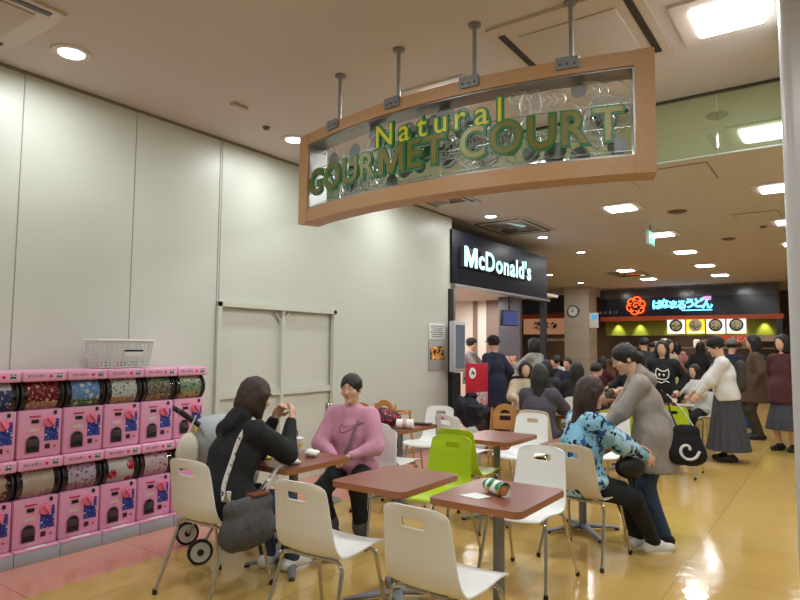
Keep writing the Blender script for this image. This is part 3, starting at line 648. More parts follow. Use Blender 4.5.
def machine():
    t = thing('capsule_machine', '', 'capsule toy machine', (MF, 0, 0))
    b = new(); box(b, (-.2, 0, .165), (.36, MW - .012, .33), .014); obj('body', b, M_pink, t)
    b = new(); box(b, (-.17, 0, .565), (.38, MW - .006, .075), .014, 3); obj('lid', b, M_lid, t)
    b = new(); box(b, (-.22, 0, .43), (.3, MW - .03, .2), .0); obj('back_case', b, M_dark, t)
    A = axes((-.115, 0, .43), (1, 0, 0), (0, 0, 1), (0, -1, 0))
    b = new(); lathe(b, [(.113, -.128), (.113, .128)], 28, A, cap=False); dr = obj('capsule_drum', b, M_clear, t)
    for s in (-1, 1):
        b = new(); lathe(b, [(.001, s * .124), (.098, s * .124), (.116, s * .132), (.118, s * .142), (.1, s * .146), (.001, s * .146)], 28, A, cap=False); obj('drum_end', b, M_dark, dr)
    b = new(); lathe(b, [(.09, -.12), (.09, .12)], 20, A); obj('capsules_behind_card', b, M_capend, dr)['kind'] = 'stuff'
    b = new(); rows = []
    for i in range(13):
        a = rad(-66 + 132 * i / 12); rows.append([b.verts.new(A @ Vector((.1155 * math.cos(a), .1155 * math.sin(a), z))) for z in (-.1, .105)])
    for i in range(12): b.faces.new((rows[i][0], rows[i + 1][0], rows[i + 1][1], rows[i][1]))
    bmesh.ops.solidify(b, geom=b.faces[:], thickness=.002); obj('card', b, P['navy'], dr)
    # front details, local y to the right of the face
    b = new(); box(b, (-.018, -.04, .285), (.006, .078, .009)); obj('red_sticker', b, M_red, t)
    b = new(); box(b, (-.016, -.04, .252), (.01, .05, .024), .003); obj('coin_display', b, M_black, t)
    K = EAST(-.02, .055, .245)
    b = new(); lathe(b, [(.04, 0), (.042, .012), (.036, .022), (.001, .024)], 22, K, cap=False); kn = obj('turning_knob', b, mat('knob_pink', C(236, 128, 160), .3), t)
    b = new(); box(b, (.016, .055, .245), (.03, .014, .07), .006, M=Matrix.Rotation(.6, 4, 'X')); obj('grip', b, mat('knob_pink', C(236, 128, 160)), kn)
    b = new(); box(b, (-.018, .075, .185), (.004, .095, .15)); obj('instruction_label', b, M_label, t)
    b = new(); box(b, (-.018, -.045, .19), (.004, .075, .022)); obj('price_strip', b, mat('strip_cream', C(216, 196, 186), .5), t)
    b = new(); prism(b, [(-.05, 0), (.05, 0)] + [(.05 * math.cos(a), .075 + .05 * math.sin(a)) for a in [PI * k / 10 for k in range(11)]], .006, EAST(-.021, -.05, .035)); ch = obj('chute', b, mat('chute_rim', C(196, 120, 150), .35), t)
    b = new(); prism(b, [(-.042, .006), (.042, .006)] + [(.042 * math.cos(a), .075 + .042 * math.sin(a)) for a in [PI * k / 10 for k in range(11)]], .006, EAST(-.018, -.05, .035)); obj('chute_mouth', b, M_black, ch)
    b = new(); box(b, (-.01, -.05, .105), (.006, .075, .05), .002); obj('chute_flap', b, mat('flap_smoke', C(72, 62, 66), .15), ch)
    b = new(); box(b, (-.017, .05, .072), (.008, .034, .034), .003); obj('coin_return', b, mat('return_dark', C(74, 20, 34), .4), t)
    b = new(); lathe(b, [(.007, 0), (.007, .006)], 10, EAST(-.02, .1, .068)); obj('lock', b, M_red, t)
    b = new(); box(b, (-.017, .095, .306), (.006, .02, .026)); obj('small_tag', b, M_black, t)
    # lid print
    me = text_mesh('\u30ac\u30b7\u30e3\u30dd\u30f3', .024, .002, M_navy, EAST(.021, -.06, .565)); lid = [c for c in t.children if c.name.startswith('lid')][0]
    obj('lid_lettering', me, None, lid)
    b = new(); lathe(b, [(.011, 0), (.011, .002)], 14, EAST(.02, .035, .565)); obj('lid_badge', b, M_red, lid)
    b = new(); box(b, (.021, .095, .565), (.002, .04, .036)); obj('lid_symbol', b, speckle('lid_symbol', C(206, 206, 210), [(C(30, 30, 34), .5, 90)]), lid)
    return t
m0 = machine()
UP = [('navy', 'navy card'), ('navy', 'blue card with pale print'), ('red', 'red card'), ('sky', 'sky blue and green card'), ('white', 'white card with small green figures'), ('green', 'dull green card'), ('leaf', 'leafy green and cream card')]
LO = [('brown', 'brown card'), ('brown', 'brown and pink card with dark figures'), ('cream', 'plain cream card'), ('lilac', 'lilac card'), ('cherry', 'white card with cherry red marks'), ('rose', 'pale rose card'), ('cream', 'cream card')]
pos = ['', 'at the left edge', 'second from left', 'third from left', 'fourth from left', 'fifth from left', 'right end']
first = True
for row, z, L in (('lower', .1, LO), ('upper', .705, UP)):
    for i, (k, txt) in enumerate(L):
        if i == 0: continue
        y = 1.845 + MW * (i - 1) + .0
        lab = 'pink capsule machine, %s, %s row, %s' % (txt, row, pos[i])
        if first: r = m0; r.location = (MF, y, z); r['label'] = lab; r['group'] = 'pink capsule toy machines'; first = False
        else: r = dup(m0, (MF, y, z), 0, lab, 'pink capsule toy machines')
        for c in r.children:
            for g in c.children:
                if g.name.startswith('card'):
                    g.data = g.data.copy(); g.data.materials.clear(); g.data.materials.append(P[k])
M_base = mat('base_grey', C(168, 172, 178), .4)
base = thing('machine_base', '', 'plinth', (MF, 0, 0))
b = new(); box(b, (-.17, 0, .043), (.4, MW - .004, .086), .005); obj('block', b, M_base, base)
b = new(); box(b, (-.17, 0, .093), (.4, MW - .01, .012), .003); obj('pink_top', b, M_lid, base)
b = new(); box(b, (.0, .0, .1), (.035, .13, .002)); obj('paper_label', b, M_paper, base)
for i in range(1, 7):
    y = 1.845 + MW * (i - 1); lab = 'grey plinth with pink top under the machines, ' + pos[i]
    if i == 1: base.location = (MF, y, 0); base['label'] = lab; base['group'] = 'plinths under the machines'
    else: dup(base, (MF, y, 0), 0, lab, 'plinths under the machines')

# white basket on top of the machines
t = thing('plastic_basket', 'white perforated plastic basket on top of the pink machines', 'basket', (-4.68, 2.77, 1.312))
def basket_side(w0, w1, h, nx, nz, M):
    b = new(); V = {}
    nx2, nz2 = nx * 2 + 1, nz * 2 + 1
    for i in range(nx2 + 1):
        for k in range(nz2 + 1):
            z = h * k / nz2; ww = w0 + (w1 - w0) * k / nz2; V[i, k] = b.verts.new(M @ Vector((ww * (i / nx2 - .5), z, 0)))
    for i in range(nx2):
        for k in range(nz2):
            if i % 2 and k % 2 and k < nz2 - 2: continue
            b.faces.new((V[i, k], V[i + 1, k], V[i + 1, k + 1], V[i, k + 1]))
    bmesh.ops.solidify(b, geom=b.faces[:], thickness=.003)
    return b
BW0, BW1, BD0, BD1, BH = .42, .48, .15, .185, .215
tl = (BD1 - BD0) / 2; tw = (BW1 - BW0) / 2
for nm_, bb in (('side', basket_side(BW0, BW1, BH, 13, 9, axes((BD0 / 2, 0, .004), (0, 1, 0), (tl, 0, BH), (1, 0, 0)) @ Matrix.Diagonal((1, 1 / BH, 1, 1)))),
               ('side', basket_side(BW0, BW1, BH, 13, 9, axes((-BD0 / 2, 0, .004), (0, 1, 0), (-tl, 0, BH), (-1, 0, 0)) @ Matrix.Diagonal((1, 1 / BH, 1, 1)))),
               ('end', basket_side(BD0, BD1, BH, 7, 9, axes((0, BW0 / 2, .004), (1, 0, 0), (0, tw, BH), (0, 1, 0)) @ Matrix.Diagonal((1, 1 / BH, 1, 1)))),
               ('end', basket_side(BD0, BD1, BH, 7, 9, axes((0, -BW0 / 2, .004), (1, 0, 0), (0, -tw, BH), (0, -1, 0)) @ Matrix.Diagonal((1, 1 / BH, 1, 1))))):
    obj(nm_, bb, M_white, t, False)
b = new(); box(b, (0, 0, .004), (BD0, BW0, .006)); obj('bottom', b, M_white, t)
b = new(); q = [(x, y, BH) for x, y in rrect(BD1 + .01, BW1 + .01, .03)]; tube(b, q + [q[0]], .009, 8); obj('rim', b, M_white, t)
b = new(); box(b, (BD0 / 2 + tl * .62 + .006, .06, .115), (.003, .16, .055), M=Matrix.Rotation(.12, 4, 'Y')); lb = obj('label_card', b, M_paper, t)
b = new(); box(b, (BD0 / 2 + tl * .62 + .01, .06, .134), (.003, .16, .014), M=Matrix.Rotation(.12, 4, 'Y')); obj('label_stripe', b, M_navy, lb)
cb = random.Random(5)
for i in range(8):
    b = new(); ball(b, (-4.68 + cb.uniform(-.035, .035), 2.77 + (-.17 + i * .045), 1.312 + .035), .027, seg=12)
    tag(obj('empty_capsule', b, mat('capsule_%d' % (i % 3), [C(230, 110, 140), C(60, 150, 150), C(224, 200, 210)][i % 3], .3)), 'toy capsule lying inside the white basket', 'toy capsule', 'capsules in the basket')

# ================================================================== CHAIRS AND TABLES
def shell_mesh():
    prof = smooth_path([(0, .235, .418), (0, .215, .436), (0, .12, .446), (0, -.02, .432), (0, -.12, .432), (0, -.185, .458), (0, -.222, .52), (0, -.24, .61), (0, -.255, .71), (0, -.278, .822)], 6)
    n = len(prof) - 1; nx = 28; b = new(); V = {}
    for k, p in enumerate(prof):
        t = k / n
        if t < .08: w = .17 + .035 * math.sin(t / .08 * PI / 2)
        elif t < .45: w = .205 + .012 * math.sin((t - .08) / .37 * PI)
        else: w = .205 - .035 * ((t - .45) / .55) ** 1.3
        if t > .955: q = (t - .955) / .045; w -= .026 * (1 - math.sqrt(max(0, 1 - q * q)))
        for i in range(nx + 1):
            u = i / nx * 2 - 1
            vert = min(1, max(0, (t - .4) / .15))
            y = p.y + vert * .032 * u * u; z = p.z + (1 - vert) * (.012 * u * u) - (.012 * u ** 4 if t > .93 else 0) * ((t - .93) / .07 if t > .93 else 0)
            if t < .12: z -= .0
            V[k, i] = b.verts.new((u * w, y, z))
    for k in range(n):
        zc = (prof[k].z + prof[k + 1].z) / 2
        for i in range(nx):
            u = (i + .5) / nx * 2 - 1
            if prof[k].y < -.22 and .722 < zc < .764 and abs(u) < .36: continue
            b.faces.new((V[k, i], V[k, i + 1], V[k + 1, i + 1], V[k + 1, i]))
    bmesh.ops.smooth_vert(b, verts=[v for v in b.verts if v.is_boundary and abs(v.co.x) < .1 and .7 < v.co.z < .78], factor=.35, use_axis_x=True, use_axis_z=True)
    bmesh.ops.solidify(b, geom=b.faces[:], thickness=.008)
    return mesh_of('shell', b, M_white, angle=50)
ME_SHELL = shell_mesh()
def make_chair(m):
    t = thing('cafe_chair', '', 'chair', (0, 0, 0))
    me = ME_SHELL if m is M_white else ME_SHELL.copy()
    if m is not M_white: me.materials.clear(); me.materials.append(m)
    obj('seat_shell', me, None, t)
    b = new(); tube(b, [(-.14, .13, .42), (.14, .13, .42)], .01, 8); tube(b, [(-.14, -.12, .415), (.14, -.12, .415)], .01, 8); tube(b, [(0, .14, .418), (0, -.13, .414)], .012, 8); box(b, (0, 0, .425), (.2, .2, .008)); obj('under_frame', b, M_chrome, t)
    for sx, sy in ((1, 1), (-1, 1), (1, -1), (-1, -1)):
        y0 = .13 if sy > 0 else -.12; yf = .235 if sy > 0 else -.265
        b = new(); tube(b, [(sx * .13, y0, .418), (sx * .175, y0 + sy * .012, .416), (sx * .198, y0 + sy * .022, .396), (sx * .206, y0 + sy * .03, .34), (sx * .235, yf, .012)], .0105, 10, smooth=4)
        lg = obj('leg', b, M_chrome, t)
        b = new(); lathe(b, [(.013, 0), (.015, .006), (.0135, .03)], 12, Matrix.Translation((sx * .236, yf, 0))); obj('foot_cap', b, M_dark, lg)
    return t
CH = {}
def chair(m, x, y, rz, label, group):
    if m.name not in CH:
        CH[m.name] = make_chair(m); t = CH[m.name]; t.location = (x, y, 0); t.rotation_euler = (0, 0, rad(rz)); t['label'] = label; t['group'] = group; return t
    return dup(CH[m.name], (x, y, 0), rad(rz), label, group)
GW, GL, GB = 'white moulded cafe chairs', 'lime green cafe chairs', 'beige cafe chairs'
chair(M_white, -3.19, 2.58, 3, 'white chair at the left, occupied by the person in the black hoodie', GW)
chair(M_white, -2.25, 2.55, 2, 'empty white chair in the foreground beside the grey bag, back to us', GW)
chair(M_white, -1.50, 2.50, -2, 'empty white chair nearest to us, at the table with the wrapped burger', GW)
chair(M_white, -1.70, 3.86, 178, 'empty white chair behind the table with the wrapped burger', GW)
chair(M_lime, -2.44, 3.92, 180, 'lime green chair facing us across the middle brown table', GL)
chair(M_lime, -2.62, 4.76, 0, 'lime green chair tucked behind the nearer green one, back to back', GL)
chair(M_white, -2.60, 5.80, 178, 'white chair on the far side of the second-row table', GW)
chair(M_white, -3.16, 5.62, -14, 'white chair with a small red sticker on its back', GW)
chair(M_white, -3.72, 5.86, 182, 'white chair behind the table with the baby things', GW)
chair(M_white, -3.42, 4.70, 2, 'white chair just right of the person in the pink sweatshirt', GW)
chair(M_white, -3.12, 3.92, 180, 'white chair under the person in the pink sweatshirt', GW)
chair(M_beige, -1.55, 4.56, -6, 'beige chair under the person in the blue patterned top', GB)
chair(M_beige, -2.72, 6.62, 0, 'beige chair under the dark-haired person in the plum grey top', GB)
chair(M_white, -1.95, 6.35, 176, 'white chair seen between the patterned top and the grey hoodie', GW)
chair(M_lime, -2.0, 7.15, 0, 'lime green chair glimpsed behind the joined hands of the two people', GL)
chair(M_lime, -1.62, 8.1, 0, 'lime green chair just right of the standing person in the grey hoodie', GL)
st = new(); lathe(st, [(.001, 0), (.014, 0), (.014, .001), (.001, .001)], 14, axes((-3.245, 5.352, .785), (1, 0, 0), (0, 0, 1), (0, -1, 0)), cap=False); tag(obj('round_sticker', st, M_red), 'small red sticker on the back of a white chair', 'sticker')

def table(x, y, label, top=M_top, w=.52, d=.62):
    t = thing('cafe_table', label, 'table', (x, y, 0), 0, 'square brown cafe tables')
    b = new(); prism(b, rrect(w, d, .045), .004, Matrix.Translation((0, 0, .708))); obj('table_top', b, top, t)
    b = new(); prism(b, rrect(w + .003, d + .003, .046), .03, Matrix.Translation((0, 0, .678))); obj('edge_band', b, M_edge, t)
    b = new(); lathe(b, [(.031, .02), (.031, .66), (.05, .668), (.12, .677)], 20); obj('column', b, M_grey, t)
    for k in range(4):
        a = rad(45 + 90 * k); b = new()
        tube(b, [(.02 * math.cos(a), .02 * math.sin(a), .05), (.16 * math.cos(a), .16 * math.sin(a), .036), (.31 * math.cos(a), .31 * math.sin(a), .018)], [.036, .03, .02], 10, flat=.55)
        f = obj('base_arm', b, M_grey, t)
        b = new(); lathe(b, [(.02, 0), (.02, .012), (.012, .018)], 12, Matrix.Translation((.3 * math.cos(a), .3 * math.sin(a), 0))); obj('foot', b, M_dark, f)
    return t
table(-3.12, 3.16, 'brown table between the black hoodie and the pink sweatshirt, with food')
table(-2.20, 3.10, 'empty brown table in the middle foreground')
table(-1.525, 3.10, 'brown table in the foreground with a wrapped burger on it')
table(-2.50, 5.05, 'empty brown table in the second row behind the green chairs')
table(-3.60, 5.12, 'brown table by the wall with baby things on it')
table(-1.76, 5.12, 'brown table beside the person in the blue patterned top')
table(-2.78, 7.28, 'brown table in front of the dark-haired person in plum grey, crowded with things')
table(-1.95, 9.3, 'brown table where the person in the long grey skirt stands')
table(-2.2, 8.0, 'small brown table glimpsed behind the grey hoodie')

# wooden high chairs
def high_chair():
    t = thing('high_chair', '', 'high chair', (0, 0, 0))
    for s in (-1, 1):
        b = new(); tube(b, [(s * .2, .2, .01), (s * .17, .14, .5), (s * .165, .12, .72)], .016, 8, flat=.8); obj('leg', b, M_oak, t)
        b = new(); tube(b, [(s * .2, -.2, .01), (s * .17, -.14, .5), (s * .15, -.15, .80)], .016, 8, flat=.8); obj('leg', b, M_oak, t)
        b = new(); tube(b, [(s * .155, -.15, .68), (s * .17, .0, .69), (s * .165, .15, .69)], .014, 8); obj('arm_rail', b, M_oak, t)
        b = new(); tube(b, [(s * .185, -.17, .25), (s * .185, .17, .25)], .011, 8); obj('side_rail', b, M_oak, t)
    b = new(); tube(b, [(-.17, .15, .69), (.17, .15, .69)], .014, 8); obj('front_rail', b, M_oak, t)
    b = new(); tube(b, [(-.18, .16, .3), (.18, .16, .3)], .012, 8); obj('foot_rail', b, M_oak, t)
    b = new(); box(b, (0, 0, .47), (.32, .28, .018), .006); obj('seat', b, M_oak, t)
    b = new(); out = [(-.14, 0), (.14, 0), (.14, .16)] + [(.14 * math.cos(a), .16 + .13 * math.sin(a)) for a in [PI * k / 12 for k in range(1, 12)]] + [(-.14, .16)]
    inn = [(x * .45, .12 + (y - .12) * .42 + .03) for x, y in out]
    A = axes((0, -.155, .56), (1, 0, 0), (0, 0, 1), (0, -1, 0)); n = len(out)
    vo = [[b.verts.new(A @ Vector((x, y, z))) for x, y in out] for z in (0, .016)]; vi = [[b.verts.new(A @ Vector((x, y, z))) for x, y in inn] for z in (0, .016)]
    for i in range(n):
        j = (i + 1) % n
        b.faces.new((vo[0][i], vo[0][j], vi[0][j], vi[0][i])); b.faces.new((vo[1][i], vo[1][j], vi[1][j], vi[1][i])); b.faces.new((vo[0][i], vo[0][j], vo[1][j], vo[1][i])); b.faces.new((vi[0][i], vi[0][j], vi[1][j], vi[1][i]))
    obj('backrest', b, M_oak, t)
    return t
hc = high_chair(); hc.location = (-4.5, 5.8, 0); hc.rotation_euler = (0, 0, rad(4)); hc['label'] = 'wooden high chair by the wall, nearer to the pink sweatshirt'; hc['group'] = 'wooden high chairs'
dup(hc, (-4.5, 6.25, 0), rad(-2), 'wooden high chair by the wall, second and farther one', 'wooden high chairs')
dup(hc, (-3.2, 6.72, 0), rad(20), 'wooden high chair at the crowded table left of the plum grey top', 'wooden high chairs')

# ================================================================== THINGS ON TABLES
def wrap_mat():
    m, nt, bb, tc = nodes_of('burger_paper', .35)
    wv = nt.nodes.new('ShaderNodeTexWave'); wv.inputs['Scale'].default_value = 3.8; wv.inputs['Distortion'].default_value = 9; wv.inputs['Detail'].default_value = 0; wv.inputs['Detail Scale'].default_value = 2.2; nt.links.new(tc.outputs['Object'], wv.inputs[0])
    sp = nt.nodes.new('ShaderNodeSeparateXYZ'); nt.links.new(tc.outputs['Object'], sp.inputs[0])
    two = mixc(nt, math_n(nt, 'GREATER_THAN', sp.outputs[2], .038), C(226, 172, 30), C(16, 130, 72))
    nt.links.new(mixc(nt, math_n(nt, 'GREATER_THAN', wv.outputs[1], .52), two, C(240, 240, 234)), bb.inputs['Base Color'])
    return m
M_wrap = wrap_mat()
def crumple(bm, amt, seed=0, sc_=20):
    for v in bm.verts: v.co += Vector(noise.noise_vector(v.co * sc_ + Vector((seed, 0, 0)))) * amt
t = thing('wrapped_burger', 'burger rolled in green, yellow and white paper on the foreground table', 'wrapped burger', (-1.53, 3.07, .713), rad(-30))
b = new()
A = axes((0, 0, .038), (0, 1, 0), (0, 0, 1), (1, 0, 0))
lathe(b, [(.002, -.088), (.026, -.086), (.034, -.076), (.037, -.04), (.038, 0), (.037, .04), (.034, .072), (.038, .09)], 26, A, cap=False)
bmesh.ops.subdivide_edges(b, edges=b.edges[:], cuts=1); crumple(b, .005, 3, 26)
for v in b.verts: v.co.z = max(v.co.z, .002)
obj('paper_roll', b, M_wrap, t)
b = new(); ball(b, (.074, 0, .036), (.01, .03, .03)); obj('bun', b, mat('bun', C(190, 130, 70), .6, var=.2, vscale=40), t)
t = obj('paper_napkin', (lambda b: (prism(b, [(-.07, -.05), (.05, -.07), (.08, .02), (-.03, .05)], .002, Matrix.Translation((-1.6, 2.98, .7125))), b)[1])(new()), M_paper); tag(t, 'white folded paper napkin under the wrapped burger', 'napkin')
# cup with straw
t = thing('paper_cup', 'white paper cup with lid and green straw before the pink sweatshirt', 'cup', (-3.28, 3.36, .712))
b = new(); lathe(b, [(.028, 0), (.03, .003), (.04, .1), (.041, .104)], 24); obj('cup', b, M_paper, t)
b = new(); lathe(b, [(.043, .1), (.043, .108), (.036, .112), (.001, .114)], 24, cap=False); obj('lid', b, M_white, t)
b = new(); tube(b, [(0, 0, .08), (-.003, -.003, .15), (-.012, -.014, .18)], .0035, 8); obj('straw', b, mat('straw_green', C(40, 70, 50), .4), t)
b = new(); lathe(b, [(.0365, .045), (.0385, .068)], 24, cap=False); obj('emblem_band', b, mat('band_yellow', C(220, 190, 90)), t)
# food on the left table
for (x, y, z, r, mt, lab, nm_, s) in ((-2.98, 3.02, .73, (.055, .04, .018), M_paper, 'crumpled white napkin at the near edge of the food table', 'crumpled_napkin', 2), (-3.08, 3.3, .737, (.06, .05, .026), M_paper, 'crumpled white wrapper beside the paper cup', 'crumpled_wrapper', 5),
                              (-3.22, 3.16, .735, (.1, .06, .024), M_wrap, 'open green and white burger paper on the food table', 'burger_paper', 9), (-3.12, 3.1, .74, (.045, .035, .02), mat('bun', C(190, 130, 70)), 'half-eaten brown burger on the food table', 'burger', 4),
                              (-3.3, 3.05, .722, (.06, .05, .012), mat('lettuce_paper', C(196, 206, 60), .5), 'yellow-green food paper on the food table', 'food_paper', 7)):
    b = new(); ball(b, (x, y, z), r, seg=24); crumple(b, .012 if mt is not mat('bun', C(190, 130, 70)) else .004, s, 30)
    for v in b.verts: v.co.z = max(v.co.z, .7125)
    tag(obj(nm_, b, mt), lab, nm_.split('_')[-1])
# baby things on the wall table
M_plaid = speckle('plaid_cloth', C(60, 24, 34), [(C(150, 40, 50), .5, 18), (C(30, 30, 60), .56, 24), (C(200, 190, 190), .66, 30)])
b = new(); ball(b, (-3.72, 4.98, .79), (.17, .22, .08), seg=32); crumple(b, .05, 1, 9)
for v in b.verts: v.co.z = max(v.co.z, .7125)
tag(obj('folded_blanket', b, M_plaid), 'dark red and navy crumpled blanket on the wall table', 'blanket')
t = thing('wet_wipe_roll', 'white rolled pack lying on the wall table', 'roll', (-3.42, 4.95, .757), rad(25))
b = new(); lathe(b, [(.02, -.085), (.045, -.08), (.045, .08), (.02, .085)], 20, axes((0, 0, 0), (0, 1, 0), (0, 0, 1), (1, 0, 0))); obj('pack', b, M_paper, t)
b = new(); lathe(b, [(.0455, -.02), (.0455, .02)], 20, axes((0, 0, 0), (0, 1, 0), (0, 0, 1), (1, 0, 0)), cap=False); obj('print_band', b, mat('band_pinkish', C(206, 160, 160)), t)
b = new(); tube(b, [(-3.5, 4.86, .725), (-3.44, 4.8, .72), (-3.4, 4.76, .66), (-3.37, 4.75, .56)], .018, 8, flat=.4, smooth=4); tag(obj('black_strap', b, M_black), 'black strap hanging over the edge of the wall table', 'strap')
b = new(); box(b, (-3.46, 5.28, .722), (.22, .1, .02), .004, M=Matrix.Rotation(.2, 4, 'Z')); tag(obj('dark_tray', b, mat('tray', C(60, 30, 34), .3)), 'narrow dark tray on the wall table', 'tray')
# dark jacket and shopping bag beside the red board
b = new(); ball(b, (-3.84, 7.02, .72), (.17, .15, .2), seg=40); crumple(b, .13, 4, 6); crumple(b, .04, 9, 18)
tag(obj('dark_jacket', b, mat('jacket_navy', C(28, 32, 46), .8, bump=.5, bscale=12)), 'dark navy jacket heaped on a white bag beside the red board', 'jacket')
b = new(); ball(b, (-3.8, 6.98, .27), (.16, .16, .27), seg=36); crumple(b, .06, 8, 6)
for v in b.verts: v.co.z = max(v.co.z, .003)
tag(obj('white_bag', b, mat('bag_white', C(206, 204, 200), .4)), 'bulging white plastic bag standing under the dark jacket', 'bag')
# crowded table of the second row
t = thing('handbag', 'beige handbag with looped handle on the crowded table', 'handbag', (-2.98, 7.45, .712), rad(10))
b = new(); box(b, (0, 0, .09), (.3, .12, .18), .04, 3); obj('body', b, mat('bag_beige', C(150, 142, 108), .6), t)
b = new(); tube(b, [(-.09, 0, .17), (-.06, .0, .25), (.0, 0, .27), (.06, 0, .25), (.09, 0, .17)], .01, 8, smooth=4); obj('handle', b, mat('bag_strap', C(96, 88, 66)), t)
for i, (x, y) in enumerate(((-2.86, 7.1), (-2.78, 7.16), (-2.68, 7.08))):
    t = thing('small_cup', ['small white cup nearest the high chair on the crowded table', 'small white cup in the middle of the crowded table', 'small white cup beside the plum grey sleeve'][i], 'cup', (x, y, .712), 0, 'cups on the crowded table')
    b = new(); lathe(b, [(.022, 0), (.032, .085), (.033, .09)], 18); obj('cup', b, M_paper, t); b = new(); lathe(b, [(.0285, .04), (.0305, .06)], 18, cap=False); obj('stripe', b, M_red, t)
b = new(); ball(b, (-3.0, 7.12, .735), (.07, .05, .03), seg=20); crumple(b, .02, 2, 20)
for v in b.verts: v.co.z = max(v.co.z, .7125)
tag(obj('crumpled_tissue', b, M_paper), 'crumpled white tissue on the crowded table', 'tissue')
b = new(); box(b, (-2.6, 7.4, .722), (.2, .14, .018), .004); tag(obj('phone_case', b, M_dark), 'dark wallet case lying on the crowded table', 'case')
# bottle and tray on the far table
t = thing('drink_bottle', 'small tea bottle with white cap on the table by the long skirt', 'bottle', (-1.86, 9.2, .712))
b = new(); lathe(b, [(.03, 0), (.032, .01), (.032, .12), (.02, .155), (.013, .165), (.013, .175)], 18); obj('bottle', b, mat('tea', C(120, 60, 24), .15), t)
b = new(); lathe(b, [(.015, .172), (.015, .195)], 14); obj('cap', b, M_white, t); b = new(); lathe(b, [(.033, .05), (.033, .1)], 18, cap=False); obj('label', b, M_paper, t)
b = new(); prism(b, rrect(.26, .2, .02), .012, Matrix.Translation((-1.76, 9.3, .713))); tag(obj('serving_tray', b, mat('tray_white', C(200, 190, 170), .4)), 'pale serving tray on the table by the long skirt', 'tray')
# blue bin
t = thing('waste_bin', 'blue rectangular bin with white bag on top at the far right', 'bin', (-1.55, 13.8, 0))
b = new(); box(b, (0, 0, .45), (.42, .42, .86), .03); obj('body', b, mat('bin_blue', C(20, 96, 190), .4), t)
b = new(); box(b, (0, 0, .9), (.45, .45, .06), .02); obj('rim', b, mat('bin_blue2', C(16, 80, 170), .4), t)
b = new(); ball(b, (-1.55, 13.8, 1.05), (.16, .16, .14), seg=24); crumple(b, .07, 6, 8); tag(obj('plastic_bag', b, mat('bag_white', C(206, 204, 200))), 'white plastic bag lying on the blue bin', 'bag')

# ================================================================== STROLLER
M_sgrey = mat('stroller_grey', C(150, 154, 160), .8, bump=.4, bscale=14, dist=.03)
t = thing('stroller', 'grey folding stroller with black handles behind the person in the black hoodie', 'stroller', (-3.72, 3.12, 0), rad(-26))
for i, (wx, wy) in enumerate(((.24, -.26), (-.24, -.26), (.24, .26), (-.24, .26))):
    r = .085
    b = new(); lathe(b, [(r - .018, -.014), (r, -.01), (r, .01), (r - .018, .014)], 28, axes((wx, wy, r), (0, 1, 0), (0, 0, 1), (1, 0, 0)), cap=False); wl = obj('wheel', b, M_black, t)
    b = new(); lathe(b, [(.001, -.011), (r - .016, -.012), (r - .016, .012), (.001, .011)], 28, axes((wx, wy, r), (0, 1, 0), (0, 0, 1), (1, 0, 0)), cap=False); obj('hub', b, mat('hub_white', C(206, 204, 200), .4), wl)
    b = new(); lathe(b, [(.001, -.02), (.022, -.02), (.022, .02), (.001, .02)], 14, axes((wx, wy, r), (0, 1, 0), (0, 0, 1), (1, 0, 0)), cap=False); obj('axle_cap', b, M_dark, wl)
for s in (-1, 1):
    b = new(); tube(b, [(s * .22, .26, .09), (s * .2, .05, .42), (s * .16, -.2, .8), (s * .13, -.27, .93)], .011, 8); obj('side_frame', b, M_steel, t)
    b = new(); tube(b, [(s * .22, -.26, .09), (s * .2, -.05, .42), (s * .19, .0, .5)], .011, 8); obj('side_frame', b, M_steel, t)
    b = new(); tube(b, [(s * .13, -.27, .93), (s * .13, -.32, .97), (s * .13, -.40, 1.03)], .019, 10); g = obj('handle_grip', b, M_black, t)
    b = new(); lathe(b, [(.021, 0), (.021, .012)], 10, axes((s * .13, -.40, 1.03), (1, 0, 0), (0, 0, 1), (0, -1, 0))); obj('grip_end', b, M_dark, g)
b = new(); box(b, (0, -.02, .3), (.42, .4, .03), .01, M=Matrix.Rotation(.15, 4, 'X')); obj('basket', b, M_dark, t)
b = new()
ball(b, (0, .0, .62), (.2, .2, .27), seg=30); crumple(b, .03, 3, 5); obj('seat_fabric', b, M_sgrey, t)
b = new(); ball(b, (0, -.08, .80), (.2, .24, .19), seg=30); crumple(b, .03, 7, 5); obj('canopy', b, mat('canopy_grey', C(170, 174, 178), .8, bump=.4, bscale=14, dist=.03), t)
b = new(); ball(b, (.14, -.3, .9), (.022, .014, .03)); obj('yellow_charm', b, mat('charm', C(206, 176, 60), .4), t)
t = thing('bum_bag', 'cream pouch hanging from the stroller handle', 'pouch', (-3.74, 2.74, .70))
b = new(); ball(b, (0, 0, .06), (.05, .085, .13), seg=24); crumple(b, .012, 5, 12); obj('pouch', b, mat('pouch_cream', C(216, 204, 186), .7, bump=.3, bscale=20), t)
b = new(); tube(b, [(0, -.01, .17), (.02, .03, .26), (.02, .05, .3)], .012, 8, flat=.4); obj('strap', b, mat('pouch_cream', C(216, 204, 186)), t)

